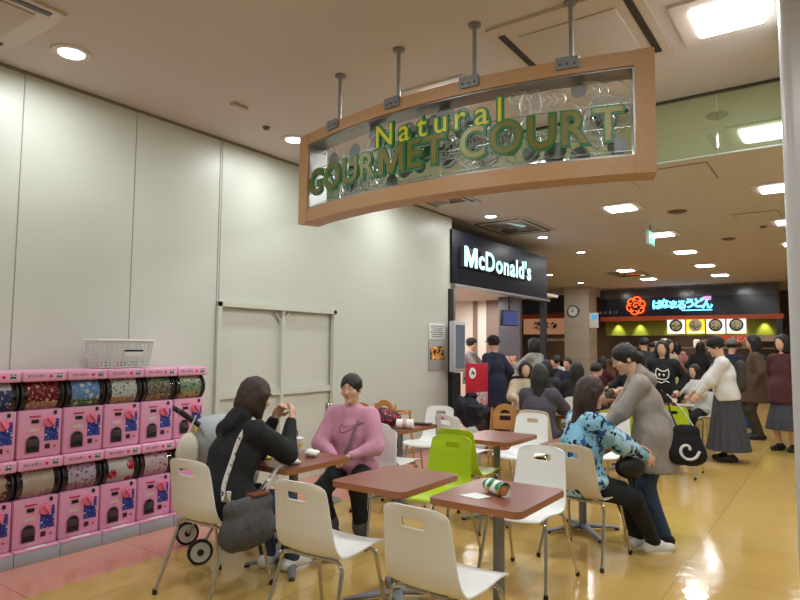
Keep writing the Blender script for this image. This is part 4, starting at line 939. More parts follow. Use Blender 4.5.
# ================================================================== PEOPLE
class SDF:
    """smooth union of rounded cones and ellipsoids, meshed by surface nets"""
    def __init__(s): s.p = []; s.cut = []; s.planes = []
    def cone(s, a, b, ra, rb, k=.03, fl=None): s.p.append(('c', np.array(a, float), np.array(b, float), ra, rb, k, fl)); return s
    def ell(s, c, r, k=.02, rot=None): s.p.append(('e', np.array(c, float), np.array(r, float), rot, 0, k, None)); return s
    def sub(s, c, r, rot=None): s.cut.append((np.array(c, float), np.array(r, float), rot)); return s
    def plane(s, p, n): s.planes.append((np.array(p, float), np.array(n, float) / np.linalg.norm(n))); return s
    @staticmethod
    def f_ell(P, c, r, rot):
        q = P - c
        if rot is not None: q = q @ rot
        k0 = np.sqrt(((q / r) ** 2).sum(-1)) + 1e-9; k1 = np.sqrt(((q / (r * r)) ** 2).sum(-1)) + 1e-9
        return k0 * (k0 - 1) / k1
    @staticmethod
    def f_cone(P, a, b, ra, rb, fl):
        if fl is not None:
            ax, kf = fl; ax = np.array(ax, float)
            P = P + ((P - a) @ ax)[..., None] * ax * (kf - 1); b = b + ((b - a) @ ax) * ax * (kf - 1)
        ba = b - a; pa = P - a; h = np.clip((pa @ ba) / (ba @ ba + 1e-9), 0, 1)
        return np.sqrt(((pa - h[..., None] * ba) ** 2).sum(-1)) - (ra + (rb - ra) * h)
    def mesh(s, h):
        lo = []; hi = []
        for q in s.p:
            if q[0] == 'c': R_ = max(q[3], q[4]); lo.append(np.minimum(q[1], q[2]) - R_); hi.append(np.maximum(q[1], q[2]) + R_)
            else: R_ = q[2].max(); lo.append(q[1] - R_); hi.append(q[1] + R_)
        L = np.min(lo, 0) - 3 * h; H_ = np.max(hi, 0) + 3 * h; n = np.ceil((H_ - L) / h).astype(int) + 1
        D = np.full(n, .2, dtype=np.float32)
        ax = [L[i] + h * np.arange(n[i]) for i in range(3)]
        for q, l, u in zip(s.p, lo, hi):
            m = q[5] * 1.2 + 2.5 * h
            i0 = np.maximum(0, np.floor((l - m - L) / h).astype(int)); i1 = np.minimum(n, np.ceil((u + m - L) / h).astype(int) + 1)
            G = np.stack(np.meshgrid(*[ax[i][i0[i]:i1[i]] for i in range(3)], indexing='ij'), -1)
            d = s.f_cone(G, *q[1:5], q[6]) if q[0] == 'c' else s.f_ell(G, q[1], q[2], q[3])
            sl = tuple(slice(i0[i], i1[i]) for i in range(3)); o = D[sl]; k = q[5]
            hh = np.clip(.5 + .5 * (o - d) / k, 0, 1); D[sl] = o * (1 - hh) + d * hh - k * hh * (1 - hh)
        if s.cut or s.planes:
            G = np.stack(np.meshgrid(*ax, indexing='ij'), -1)
            for c, r, rot in s.cut: D = np.maximum(D, -s.f_ell(G, c, r, rot))
            for p, nn in s.planes: D = np.maximum(D, (G - p) @ nn)
        ins = D < 0; sh = n - 1
        cnt = np.zeros(sh); pos_ = np.zeros((*sh, 3)); 
        cor = [(i, j, k) for i in (0, 1) for j in (0, 1) for k in (0, 1)]
        sl = lambda c: tuple(slice(c[t], c[t] + sh[t]) for t in range(3))
        for a in cor:
            for t in range(3):
                if a[t]: continue
                bq = list(a); bq[t] = 1; bq = tuple(bq)
                da = D[sl(a)]; db = D[sl(bq)]; cr = (ins[sl(a)] != ins[sl(bq)])
                tt = np.where(cr, da / (da - db + 1e-12), 0)
                for x in range(3): pos_[..., x] += np.where(cr, a[x] + (tt if x == t else 0), 0)
                cnt += cr
        act = cnt > 0; idx = -np.ones(sh, int); idx[act] = np.arange(act.sum())
        co = np.argwhere(act); V = (co + pos_[act] / cnt[act][:, None]) * h + L
        Q = []
        for t in range(3):
            u, v = [(1, 2), (2, 0), (0, 1)][t]
            A = ins; B = np.roll(ins, -1, t); cr = A != B
            m = np.zeros(n, bool); s_ = [slice(1, n[i] - 1) for i in range(3)]; m[tuple(s_)] = cr[tuple(s_)]
            I = np.argwhere(m); fl = A[m]
            e = np.zeros(3, int); eu = e.copy(); eu[u] = 1; ev = e.copy(); ev[v] = 1
            g = lambda J: idx[J[:, 0], J[:, 1], J[:, 2]]
            q4 = np.stack([g(I - eu - ev), g(I - ev), g(I), g(I - eu)], 1)
            q4[~fl] = q4[~fl][:, ::-1]; Q.append(q4)
        return V, np.concatenate(Q)
def sdf_obj(name, s, h, m, parent, wrinkle=0., ws=9., label=None):
    V, Q = s.mesh(h)
    me = bpy.data.meshes.new(name); me.from_pydata(V.tolist(), [], Q.tolist()); me.update()
    if wrinkle:
        nr = [v.normal.copy() for v in me.vertices]
        for v, nn in zip(me.vertices, nr):
            c = v.co; q = Vector((c.x * ws, c.y * ws, c.z * ws * .55))
            v.co = c + nn * wrinkle * (noise.noise(q) + .6 * abs(noise.noise(q * 2.1)) - .2)
    me.materials.append(m); me.polygons.foreach_set('use_smooth', [True] * len(me.polygons)); me.update()
    o = bpy.data.objects.new(name, me); COL.objects.link(o); o.parent = parent
    if label: o['label'] = label
    return o
def V3(*a): return np.array(a, float)
def unit(v): return v / (np.linalg.norm(v) + 1e-9)
def ik(a, t, l1, l2, hint):
    d = t - a; L = np.linalg.norm(d); L = min(L, (l1 + l2) * .995); u = unit(d); t = a + u * L
    x = (l1 * l1 - l2 * l2 + L * L) / (2 * L); y = math.sqrt(max(1e-6, l1 * l1 - x * x))
    hp = np.array(hint, float); hp = unit(hp - u * (hp @ u))
    return a + u * x + hp * y, t
def rotm(yaw, pitch, roll=0):
    return np.array((Matrix.Rotation(yaw, 3, 'Z') @ Matrix.Rotation(pitch, 3, 'X') @ Matrix.Rotation(roll, 3, 'Y')))
def cloth(name, r, g, b, rough=.85): return mat('cloth_' + name, C(r, g, b), rough, bump=.5, bscale=10, dist=.03, var=.12, vscale=7, stretch=(1, 1, .5))
M_lip = mat('lips', C(176, 96, 90), .4); M_eyew = mat('eye_white', C(226, 224, 220), .2); M_iris = mat('iris', C(30, 20, 18), .1)
def hand(s, w, d, nrm, side, curl, fr):
    """palm, four unequal bent fingers and a thumb leaving the side of the palm"""
    d = unit(d); nrm = unit(nrm - d * (nrm @ d)); lat = np.cross(d, nrm)
    Rm = np.stack([lat, d, nrm], 1)
    s.ell(w + d * .045, (.038, .052, .016), .012, Rm)
    for i, (o, L) in enumerate(((-.028, .066), (-.0095, .074), (.0095, .07), (.027, .056))):
        base = w + d * .082 + lat * o; dirn = d + lat * o * 1.5
        c1 = curl * .8; c2 = curl * 1.9
        a1 = unit(dirn * math.cos(c1) + nrm * math.sin(c1)); a2 = unit(dirn * math.cos(c2) + nrm * math.sin(c2)); a3 = unit(dirn * math.cos(c2 * 1.3) + nrm * math.sin(c2 * 1.3))
        k1 = base + a1 * L * .45; k2 = k1 + a2 * L * .32; k3 = k2 + a3 * L * .23
        s.cone(base - d * .02, k1, .0095 * fr, .0088 * fr, .004); s.cone(k1, k2, .0088 * fr, .0082 * fr, .003); s.cone(k2, k3, .0082 * fr, .0068 * fr, .003)
    sd = -1 if side > 0 else 1
    t0 = w + d * .03 + lat * sd * .026; t1 = t0 + unit(d * .7 + lat * sd * .9 + nrm * .5) * .034; t2 = t1 + unit(d * .95 + lat * sd * .25 + nrm * .5) * .03
    s.cone(t0, t1, .013 * fr, .0105 * fr, .01); s.cone(t1, t2, .0105 * fr, .008 * fr, .004)
def person(label, loc, rz, h=1.6, sit=False, lean=.05, side=0., twist=0., head=(0, 0, 0), hands=None, curl=.5, palms=None, elbow=None, feet=None, knee=None,
           top=None, toplen=0., loose=1., sleeve=1., hood=False, collar=False, bottom=None, skirt=None, coat=0., shoes=None, sole=None, hair='long', hairm=None, cap=None, drape=0., res=.02, group=None, seat=.45, cuff=None, thing_name='person', ankle=0.):
    s = h / 1.62
    t = thing(thing_name, label, 'person', loc, rad(rz), group)
    fine = res < .012; fr = 1.0 if fine else 1.25
    pz = (seat + .1) / s if sit else .87
    Pv = V3(0, -.08 if sit else 0, pz)
    u = unit(V3(math.sin(side), math.sin(lean), math.cos(lean))); fw = unit(np.cross(u, np.cross(V3(0, 1, 0), u))); fw = unit(V3(0, 1, 0) - u * (V3(0, 1, 0) @ u))
    rt = np.cross(fw, u)
    ct, st_ = math.cos(twist), math.sin(twist); rs = rt * ct + fw * st_; fs = fw * ct - rt * st_   # shoulders turned by twist
    ch = Pv + u * .27; sh = Pv + u * .415; nb = Pv + u * .46
    hr = rotm(head[0] + twist, head[1], head[2]); hx, hy, hz = hr[:, 0], hr[:, 1], hr[:, 2]
    hc = nb + unit(u + hz * .6) * .07 + hz * .115 + hy * .015
    shs = [sh + rs * q * .155 for q in (-1, 1)]
    hands = hands or [(-.2, .05, pz + .02), (.2, .05, pz + .02)]
    elbow = elbow or [(-.6, -.6, -.5), (.6, -.6, -.5)]
    arms = []
    for i in range(2):
        e, w = ik(shs[i], np.array(hands[i], float) / s, .265, .24, elbow[i]); arms.append((e, w))
    feet = feet or ([(-.09, .34, 0), (.09, .34, 0)] if sit else [(-.09, -.02, 0), (.09, .03, 0)])
    hips = [Pv + V3(q * .085, 0, -.02) for q in (-1, 1)]; legs = []
    for i in range(2):
        f = np.array(feet[i], float) / s; an = f + V3(0, -.0, .085)
        k, a = ik(hips[i], an, .41, .39, (knee[i] if knee else ((-.15, .25)[i], 1, .9 if sit else .1))); legs.append((k, a))
    S = lambda: SDF()
    def fin(nm, sdf, m, wr=0., ws=9., hh=None, label=None):
        o = sdf_obj(nm, sdf, (hh or res) / s, m, t, wr, ws, label); o.data.transform(Matrix.Scale(s, 4)); return o
    # body: one continuous surface
    b = S()
    b.ell(hc + hz * .02, (.076, .094, .094), .02, hr); b.ell(hc + hy * .022 - hz * .045, (.055, .066, .07), .03, hr)
    b.cone(nb - u * .03, hc - hz * .04 - hy * .02, .055, .05, .03)
    b.cone(Pv, ch, .1, .11, .05, (fw, 1.35)); b.cone(ch, sh - u * .02, .11, .09, .05, (fw, 1.3)); b.cone(shs[0] - rs * -.02, shs[1] - rs * .02, .05, .05, .05)
    if fine or res < .016:
        b.cone(hc + hy * .088 + hz * .004, hc + hy * .104 - hz * .024, .009, .0125, .012); b.ell(hc + hy * .079 - hz * .056, (.026, .014, .011), .01, hr); b.ell(hc + hy * .07 - hz * .1, (.024, .02, .018), .02, hr)
        for q in (-1, 1):
            b.ell(hc + hx * q * .078 - hy * .008 - hz * .008, (.009, .018, .03), .006, hr); b.ell(hc + hx * q * .04 + hy * .062 - hz * .025, (.024, .02, .022), .02, hr)
            b.sub(hc + hx * q * .031 + hy * .1 + hz * .014, (.018, .014, .011), hr)
    for i in range(2):
        e, w = arms[i]; b.cone(shs[i], e, .046, .036, .03); b.cone(e, w, .037, .024, .02)
        d = unit(w - e); n_ = np.array(palms[i], float) if palms else V3((-.6, .6)[i] * -1, .2, -.8)
        hand(b, w, d, n_, -1 if i == 0 else 1, curl, fr)
        k, a = legs[i]; b.cone(hips[i], k, .078, .05, .03); b.cone(k, a, .05, .034, .02); b.cone(a, a + V3(0, .1, -.05), .03, .025, .02)
    fin('body', b, M_skin, hh=res * (.72 if fine else .8))
    if fine:
        for q in (-1, 1):
            e = new(); ball(e, tuple((hc + hx * q * .031 + hy * .078 + hz * .013) * s), (.013 * s, .012 * s, .009 * s), seg=12, M=Matrix(hr.tolist()).to_4x4()); eo = obj('eye', e, M_eyew, t)
            e = new(); ball(e, tuple((hc + hx * q * .031 + hy * .0875 + hz * .013) * s), (.0058 * s, .004 * s, .0058 * s), seg=10, M=Matrix(hr.tolist()).to_4x4()); obj('iris', e, M_iris, eo)
            e = new(); ball(e, tuple((hc + hx * q * .033 + hy * .09 + hz * .036) * s), (.02 * s, .004 * s, .0035 * s), seg=10, M=Matrix(hr.tolist()).to_4x4()); obj('eyebrow', e, hairm or M_hair, t)
        e = new(); ball(e, tuple((hc + hy * .092 - hz * .054) * s), (.02 * s, .006 * s, .0065 * s), seg=12, M=Matrix(hr.tolist()).to_4x4()); obj('lips', e, M_lip, t)
    # hair
    hm = hairm or M_hair; a = S()
    a.ell(hc + hz * .03 - hy * .012, (.09, .105, .1), .02, hr)
    if hair == 'long':
        a.ell(hc - hy * .04 - hz * .05, (.095, .085, .13), .03, hr); a.cone(hc - hy * .06 - hz * .08, hc - hy * .085 - hz * .25, .08, .055, .04, (hy, 1.5))
        for q in (-1, 1): a.cone(hc + hx * q * .078 + hz * .0, hc + hx * q * .078 - hz * .2 + hy * .0, .028, .026, .03)
    elif hair == 'bob':
        a.ell(hc - hy * .03 - hz * .05, (.1, .092, .115), .03, hr)
        for q in (-1, 1): a.cone(hc + hx * q * .08 + hy * .01 + hz * .02, hc + hx * q * .074 - hz * .12 + hy * .025, .028, .024, .03)
    elif hair == 'tied':
        a.ell(hc - hy * .1 - hz * .03, (.04, .05, .05), .03, hr); a.cone(hc - hy * .11 - hz * .04, hc - hy * .12 - hz * .2, .035, .02, .03)
    a.sub(hc + hy * .105 - hz * .055, (.068, .075, .105), hr)
    if hair == 'short': a.plane(hc - hz * .035 - hy * .02, -hz - hy * .15)
    fin('hair', a, hm, .004, 40)
    if cap:
        c_ = S(); c_.ell(hc + hz * .055 - hy * .01, (.1, .115, .09), .01, hr)
        c_.plane(hc + hz * .03, -hz)
        fin('cap', c_, cap)
        if cap.name.startswith('cloth_hat'): e = S(); e.ell(hc + hz * .04, (.15, .16, .012), .01, hr); fin('hat_brim', e, cap)
    # top
    if top:
        g = S(); w_ = loose
        low = Pv - u * toplen if not sit else Pv - u * min(toplen, .04)
        g.cone(Pv + u * .02, ch, .135 * w_, .135 * w_, .05, (fw, 1.3)); g.cone(ch, sh, .135 * w_, .105, .05, (fw, 1.3)); g.cone(low, Pv + u * .05, .14 * w_, .14 * w_, .04, (fw, 1.25))
        g.cone(shs[0] + rs * .015, shs[1] - rs * .015, .066, .066, .05)
        if coat: g.cone(Pv + V3(0, .02, 0), Pv - V3(0, -.03, coat), .16 * w_, .165 * w_, .05, (V3(0, 1, 0), 1.05)); g.cone(hips[0], hips[1], .12, .12, .05); g.plane(Pv - V3(0, 0, coat), (0, 0, -1))
        if drape: g.ell(Pv + V3(0, .05, .01), (.2 * min(w_, 1.2), .13, drape * .8), .05)
        for i in range(2):
            e, w = arms[i]; ws_ = e + (w - e) * (.9 if sleeve >= 1 else .3)
            g.cone(shs[i], e, .062 * w_, .056 * w_, .04)
            if sleeve >= 1: g.cone(e, ws_, .054 * w_, .04, .03); g.cone(ws_ - unit(w - e) * .02, ws_ + unit(w - e) * .012, .037, .035, .008)
        if hood:
            g.cone(nb + u * .03 - fs * .06, nb - u * .04 - fs * .12, .085, .06, .03, (fs, 1.5)); 
            for q in (-1, 1): g.cone(nb + u * .035 - fs * .06 + rs * q * .06, nb - u * .05 + fs * .085 + rs * q * .03, .038, .026, .02)
        else: g.cone(nb - u * .02 - rs * .03, nb - u * .02 + rs * .03, .07, .07, .03)
        g.sub(hc - hz * .045, (.055, .075, .1), hr)
        if sit: g.plane((0, 0, (seat - .005) / s), (0, 0, -1))
        if not coat and not sit: g.plane(Pv - u * (toplen + .05), -u)
        fin('coat' if coat else ('hoodie' if hood else 'top'), g, top, .012 if fine else .008, 8)
    if cuff:
        pass
    # trousers or skirt
    if bottom:
        g = S(); g.cone(hips[0], hips[1], .09, .09, .04); g.cone(Pv - V3(0, .02, .0), Pv + u * .08, .12, .12, .04, (fw, 1.2))
        for i in range(2):
            k, a_ = legs[i]; en = a_ + (k - a_) * (.02 + ankle); g.cone(hips[i], k, .098, .072, .03); g.cone(k, en, .072, .055, .03)
            g.plane(en - unit(k - en) * .02, (0, 0, -1)) if not sit else None
        fin('trousers', g, bottom, .007 if fine else .0, 10)
        if cuff:
            for i in range(2):
                k, a_ = legs[i]; en = a_ + (k - a_) * (.02 + ankle); g = S(); g.cone(en + (k - a_) * .0, en + (k - a_) * .13, .062, .063, .01); fin('trouser_cuff', g, cuff)
    if skirt:
        g = S(); hem = skirt[1]
        g.cone(hips[0], hips[1], .1, .1, .03); g.cone(Pv + u * .05, V3(0, 0, hem + .1), .15, .235, .03); g.cone(V3(0, 0, hem + .1), V3(0, 0, hem), .235, .265, .03); g.plane(V3(0, 0, hem), (0, 0, -1))
        o = fin('skirt', g, skirt[0], .0)
        for v in o.data.vertices:
            an = math.atan2(v.co.y, v.co.x); fa = max(0, min(1, (Pv[2] - v.co.z) / .7)); k_ = 1 + .06 * fa * math.sin(an * 16 + v.co.z * 3); v.co.x *= k_; v.co.y *= k_
    shm = shoes or M_black
    for i in range(2):
        k, a_ = legs[i]; fd = unit(V3((-.12, .12)[i], 1, 0)); base_ = V3(a_[0], a_[1], a_[2] - .085)
        g = S(); g.cone(base_ + V3(0, 0, .042) - fd * .045, base_ + V3(0, 0, .034) + fd * .14, .042, .034, .02); g.cone(a_ - V3(0, 0, .01), base_ + V3(0, 0, .06) + fd * .05, .046, .036, .03)
        g.plane(base_ + V3(0, 0, .006), (0, 0, -1)); so = fin('shoe', g, shm, hh=min(res, .012))
        e = new(); pr = [(x, y) for x, y in [(.04 * math.cos(q) * (1.0 if math.sin(q) < 0 else 1.02), (.085 if math.sin(q) < 0 else .135) * math.sin(q)) for q in [2 * PI * j / 20 for j in range(20)]]]
        prism(e, pr, .016, axes(tuple(base_ + fd * .03), (fd[1], -fd[0], 0), tuple(fd), (0, 0, 1))); e_o = obj('sole', e, sole or M_dark, so); e_o.data.transform(Matrix.Scale(s, 4))
    t['joints'] = [float(x) for x in (*(nb * s), *(shs[0] * s), *(shs[1] * s), *(Pv * s), *(ch * s), *(hc * s))]
    return t
K_black = cloth('black', 22, 22, 26); K_jean = cloth('denim', 48, 66, 92); K_pink = cloth('pink', 204, 144, 168); K_dk = cloth('near_black', 20, 21, 26)
K_navy = cloth('navy', 28, 32, 56); K_grey = cloth('hoodie_grey', 158, 148, 140); K_plum = cloth('plum_grey', 74, 68, 80); K_brown = cloth('brown', 84, 66, 50); K_maroon = cloth('maroon', 76, 34, 38)
K_white = cloth('white', 216, 214, 214); K_lgrey = cloth('light_grey', 150, 146, 142); K_skirt = cloth('skirt_grey', 66, 66, 74); K_olive = cloth('olive', 60, 56, 48); K_cream = cloth('cream', 190, 176, 150)
M_pattern = speckle('patterned_cloth', C(128, 182, 208), [(C(176, 212, 228), .53, 6), (C(44, 84, 140), .60, 14), (C(18, 22, 56), .57, 22)], rough=.8)
W_shoe = mat('white_shoe', C(226, 222, 220), .5)
FINE = .0095

p1 = person('person in a black hoodie eating, seated with their back to us at left', (-3.15, 2.64, 0), 2, 1.66, sit=True, lean=.40, twist=-.15, head=(-.12, -.28, 0), curl=.75,
       hands=[(.0, .37, 1.0), (.13, .40, 1.0)], palms=[(1, -.1, .2), (-1, -.1, .2)], elbow=[(-.35, .1, -1), (.35, .15, -1)], feet=[(-.06, .40, 0), (.12, .44, 0)],
       top=K_black, loose=1.24, drape=.13, hood=True, bottom=K_jean, shoes=W_shoe, sole=mat('white_sole', C(230, 230, 228)), hair='bob', hairm=M_brownhair, res=FINE)
p2 = person('person in a pink sweatshirt and dark jeans seated facing us', (-3.2, 3.88, 0), 203, 1.54, sit=True, lean=.13, twist=.0, head=(-.1, -.1, 0), curl=.6,
       hands=[(-.05, .2, .66), (.08, .2, .66)], palms=[(.3, .3, -1), (-.3, .3, -1)], elbow=[(-1, -.3, -.6), (1, -.3, -.6)], feet=[(-.14, .2, 0), (.1, .12, 0)],
       top=K_pink, loose=1.3, drape=.08, bottom=K_dk, cuff=cloth('grey_cuff', 96, 100, 106), shoes=M_black, sole=mat('white_sole', C(230, 230, 228)), hair='short', hairm=M_hair, res=FINE, ankle=.12)
p3 = person('person in a light blue top with navy flecks, seated, back to us', (-1.53, 4.57, 0), -40, 1.58, sit=True, lean=.16, twist=-.05, head=(-.15, -.15, 0), curl=.7,
       hands=[(-.02, .48, .74), (.12, .42, .70)], palms=[(.3, 0, -1), (-1, 0, -.3)], elbow=[(-.8, -.3, -.8), (.7, -.5, -.9)], feet=[(-.07, .46, 0), (.07, .49, 0)], knee=[(.15, 1, .9), (.3, 1, .9)],
       top=M_pattern, loose=1.36, drape=.11, bottom=K_dk, shoes=W_shoe, sole=mat('white_sole', C(230, 230, 228)), hair='long', hairm=M_brownhair, res=FINE)
p4 = person('standing person in a long grey hoodie leaning toward the seated one', (-1.18, 5.2, 0), 106, 1.56, lean=.36, twist=.1, head=(.15, -.4, 0), curl=.4,
       hands=[(-.04, .48, .74), (.1, .5, .72)], palms=[(.3, 0, .8), (-.3, 0, .8)], elbow=[(-.5, -.3, -.9), (.5, -.3, -.9)], feet=[(-.08, -.02, 0), (.09, .1, 0)], knee=[(0, 1, 0), (0, 1, 0)],
       top=K_grey, toplen=.1, coat=.30, loose=1.22, hood=True, bottom=K_jean, shoes=M_black, hair='tied', res=FINE, cap=None)
p5 = person('dark-haired person in a plum grey top seated with their back to us', (-2.76, 6.66, 0), 4, 1.62, sit=True, lean=.14, head=(.2, -.15, 0), hands=[(-.2, .42, .78), (.15, .42, .78)],
       top=K_plum, loose=1.36, drape=.1, bottom=K_dk, hair='long', res=.012)
p6 = person('standing person in a white jacket, black cap and long dark grey skirt', (-1.24, 9.4, 0), 100, 1.64, lean=.12, head=(.0, -.3, 0), hands=[(-.15, .42, .80), (.14, .46, .82)], curl=.4,
       top=K_white, loose=1.42, toplen=.02, skirt=(K_skirt, .15), shoes=M_black, hair='short', cap=cloth('cap_black', 24, 22, 26), res=.013)
# the crowd farther back
def seated(label, x, y, rz, top_, hair='long', h=1.6, chair_=True, **k):
    if chair_: chair(M_white, x, y, rz, ' '.join(('white chair under the ' + label.replace('seated ', '').replace(',', '')).split()[:16]), GW)
    return person(label, (x, y, 0), rz, h, sit=True, lean=k.pop('lean', .15), hands=[(-.18, .4, .78), (.15, .4, .78)], top=top_, loose=1.25, drape=.1, bottom=K_dk, hair=hair, res=.02, **k)
def standing(label, x, y, rz, top_, hair='short', h=1.65, **k):
    return person(label, (x, y, 0), rz, h, top=top_, loose=k.pop('loose', 1.25), toplen=k.pop('toplen', .1), bottom=k.pop('bottom', K_dk), hair=hair, res=.02, **k)
standing('customer in a long navy coat and dark hat before the hamburger counter', -4.66, 9.35, 70, K_navy, coat=.45, cap=cloth('hat_navy', 20, 22, 36), h=1.66)
standing('customer in a pale grey coat leaning over the hamburger counter', -4.48, 10.75, 80, K_lgrey, coat=.4, hair='bob', h=1.66, lean=.18, hands=[(-.15, .5, 1.15), (.15, .5, 1.15)])
standing('worker in a grey shirt and cap behind the hamburger counter', -6.2, 11.3, -80, cloth('shirt_grey', 120, 110, 108), cap=K_black, hands=[(-.15, .4, 1.1), (.15, .4, 1.1)])
seated('seated person in black left of the clock pillar, nearest of the crowd', -3.05, 8.7, 20, K_black, 'long')
seated('seated person in dark olive bending forward before the clock pillar', -3.45, 10.3, -60, K_olive, 'short', lean=.5)
seated('seated person in dark grey with long hair beyond the plum grey top', -3.75, 9.3, 10, cloth('dark_grey', 50, 50, 56), 'long')
seated('seated person in cream facing us beyond the beige handbag', -3.72, 8.45, -150, K_cream, 'bob')
seated('seated person in navy at the far left tables', -4.35, 11.9, 180, K_navy, 'short')
seated('seated person in black at the far tables near the brown name board', -5.0, 12.9, 150, K_black, 'short')
seated('seated person in maroon before the clock pillar', -4.2, 13.6, -30, K_maroon, 'long')
seated('seated person in white at the farthest table left of the pillar', -5.6, 14.6, 170, K_white, 'short')
seated('seated person in black with bright hair clip, right of the pillar', -3.2, 11.9, 160, K_black, 'tied')
blk = standing('standing person in a black sweater with a white animal outline, beyond the green chair', -2.12, 9.75, 185, K_black, 'long', h=1.6)
kid = seated('child wrapped in white seated beyond the brown table', -1.86, 10.7, 160, K_white, 'bob', h=1.5)
standing('person in a dark blue jacket and cap behind the olive backpack', -1.6, 12.8, -20, K_navy, cap=cloth('cap_grey', 110, 112, 106))
standing('customer in brown at the noodle counter, nearest the clock pillar', -5.05, 18.2, 10, K_brown, 'long')
standing('customer in black at the noodle counter, second from the pillar', -4.5, 19.3, -10, K_black, 'short')
standing('customer in rose at the noodle counter under the first menu board', -3.85, 19.6, 20, cloth('rose', 170, 110, 110), 'long')
standing('customer in dark grey standing between the tables and the noodle shop', -3.25, 13.4, 60, cloth('dark_grey', 50, 50, 56), 'short', h=1.7)
standing('person in black with long hair walking toward the noodle shop', -2.75, 16.6, -10, K_black, 'long')
standing('person in a cream coat just behind the grey hoodie', -2.72, 12.9, -120, K_cream, 'long', coat=.3)
standing('passer-by in a brown coat and wide trousers near the right pillar', -1.13, 12.0, 100, K_brown, 'long', h=1.72, coat=.3, bottom=K_olive, loose=1.3)
standing('passer-by in a dark maroon coat and grey skirt beside the right pillar', -.66, 10.9, 150, K_maroon, 'bob', h=1.70, coat=.2, skirt=(K_skirt, .3), bottom=None)
for (x, y, w_) in ((-3.1, 9.5, 'before the person in black'), (-3.9, 10.0, 'in the middle of the crowd'), (-4.8, 12.3, 'at the far left of the crowd'), (-3.3, 11.2, 'right of the clock pillar foot'), (-4.1, 14.6, 'farthest before the clock pillar')):
    table(x, y, 'brown table half hidden ' + w_)
cz = blk.location
b = new(); c2 = J_ = Vector(blk['joints'][12:15])
for pts in ([(-.1, .02), (-.09, .09), (-.05, .06), (.02, .07), (.06, .1), (.08, .03), (.06, -.04), (-.02, -.06), (-.08, -.04), (-.1, .02)], [(-.04, .01), (-.02, .02), (-.03, -.01), (-.04, .01)], [(.02, .02), (.04, .02), (.03, -.01), (.02, .02)], [(-.1, -.1), (-.05, -.08), (0, -.11), (.06, -.09), (.1, -.11)]):
    tube(b, [(x, c2.y + .155, c2.z + z - .02) for x, z in pts], .007, 5, smooth=2)
o = obj('dog_outline', b, M_paper, blk)

# straps, bags and marks that go with them
def J(o, k): v = o['joints']; return Vector(v[3 * k:3 * k + 3])
def on(o, v): return Matrix.Translation(o.location) @ Matrix.Rotation(o.rotation_euler.z, 4, 'Z') @ Vector(v)
M_bag = mat('bag_grey', C(78, 76, 80), .85, bump=.5, bscale=12, dist=.03)
BX, BY = -2.87, 2.54
t = thing('shoulder_bag', 'dark grey slouchy bag with striped strap hanging beside the black hoodie', 'bag', (BX, BY, 0))
g = SDF(); g.cone((0, -.12, .40), (0, .12, .40), .075, .075, .05, ((1, 0, 0), 1.3)); g.cone((0, -.13, .56), (0, .13, .56), .05, .05, .05, ((1, 0, 0), 1.4)); g.ell((0, 0, .44), (.07, .19, .13), .05)
sdf_obj('bag_body', g, .01, M_bag, t, .006, 14)
b = new(); box(b, (0, .07, .612), (.07, .14, .02), .008); obj('brown_lining', b, mat('lining_brown', C(116, 58, 40), .6), t)
M_strap = speckle('strap_stripe', C(210, 206, 200), [(C(30, 30, 34), .62, 60)])
W1 = Matrix.Translation(p1.location) @ Matrix.Rotation(p1.rotation_euler.z, 4, 'Z'); TB = Matrix.Translation((-BX, -BY, 0))
tops = [c for c in p1.children if c.name.split('.')[0] in ('hoodie',)]; sr = J(p1, 2); nk = J(p1, 0)
def bag_pts(loc): return [TB @ (W1 @ q) for q in hug(tops, loc, .012)]
top_pt = Vector((sr.x * .55, nk.y - .02, nk.z + .02))
back = bag_pts([top_pt, Vector((sr.x * .7, nk.y - .14, nk.z - .05)), Vector((sr.x * .85, nk.y - .24, nk.z - .18)), Vector((sr.x * 1.05, nk.y - .32, nk.z - .3)), Vector((sr.x * 1.3, nk.y - .36, nk.z - .4))])
b = new(); tube(b, [(-.01, -.14, .6), (-.01, -.14, .66)] + back[::-1], .014, 8, flat=.25, smooth=5); obj('strap', b, M_strap, t)
front = bag_pts([Vector((sr.x * 1.3, nk.y - .05, nk.z - .38)), Vector((sr.x * 1.25, nk.y + .1, nk.z - .3))])
b = new(); tube(b, [(.0, .14, .6), (.0, .15, .68)] + front, .013, 8, flat=.25, smooth=5); obj('strap', b, M_strap, t)
b = new(); lathe(b, [(.014, -.004), (.019, 0), (.014, .004)], 12, axes((-.012, -.145, .625), (0, 1, 0), (0, 0, 1), (1, 0, 0))); obj('ring', b, M_chrome, t)
# swoosh outline and strap on the pink sweatshirt
c2 = J(p2, 4); b = new(); pts = [(.095, .045), (.02, .0), (-.03, -.028), (-.06, -.022), (-.06, .002), (-.045, .03)]
def chest(o, x, z, off=0.):
    """point on the front of the top: nearest vertex of the garment ahead of the chest"""
    top_ = [c for c in o.children if c.name.split('.')[0] in ('top', 'hoodie', 'coat')][0]; best = None
    for v in top_.data.vertices:
        if v.co.y > c2.y - .02:
            q = (v.co.x - x) ** 2 + (v.co.z - z) ** 2
            if best is None or q < best[0]: best = (q, v.co)
    return Vector((x, best[1].y + off, z))
zz = c2.z + .045
tube(b, [chest(p2, -x * 1.2, zz + z_ * 1.1, .002) for x, z_ in pts] + [chest(p2, -x * 1.2, zz + z_ * 1.1, .002) for x, z_ in ((-.03, .012), (.03, .022), (.095, .045))], .0028, 6, smooth=4)
obj('swoosh_outline', b, mat('swoosh_plum', C(120, 60, 90), .6), p2)
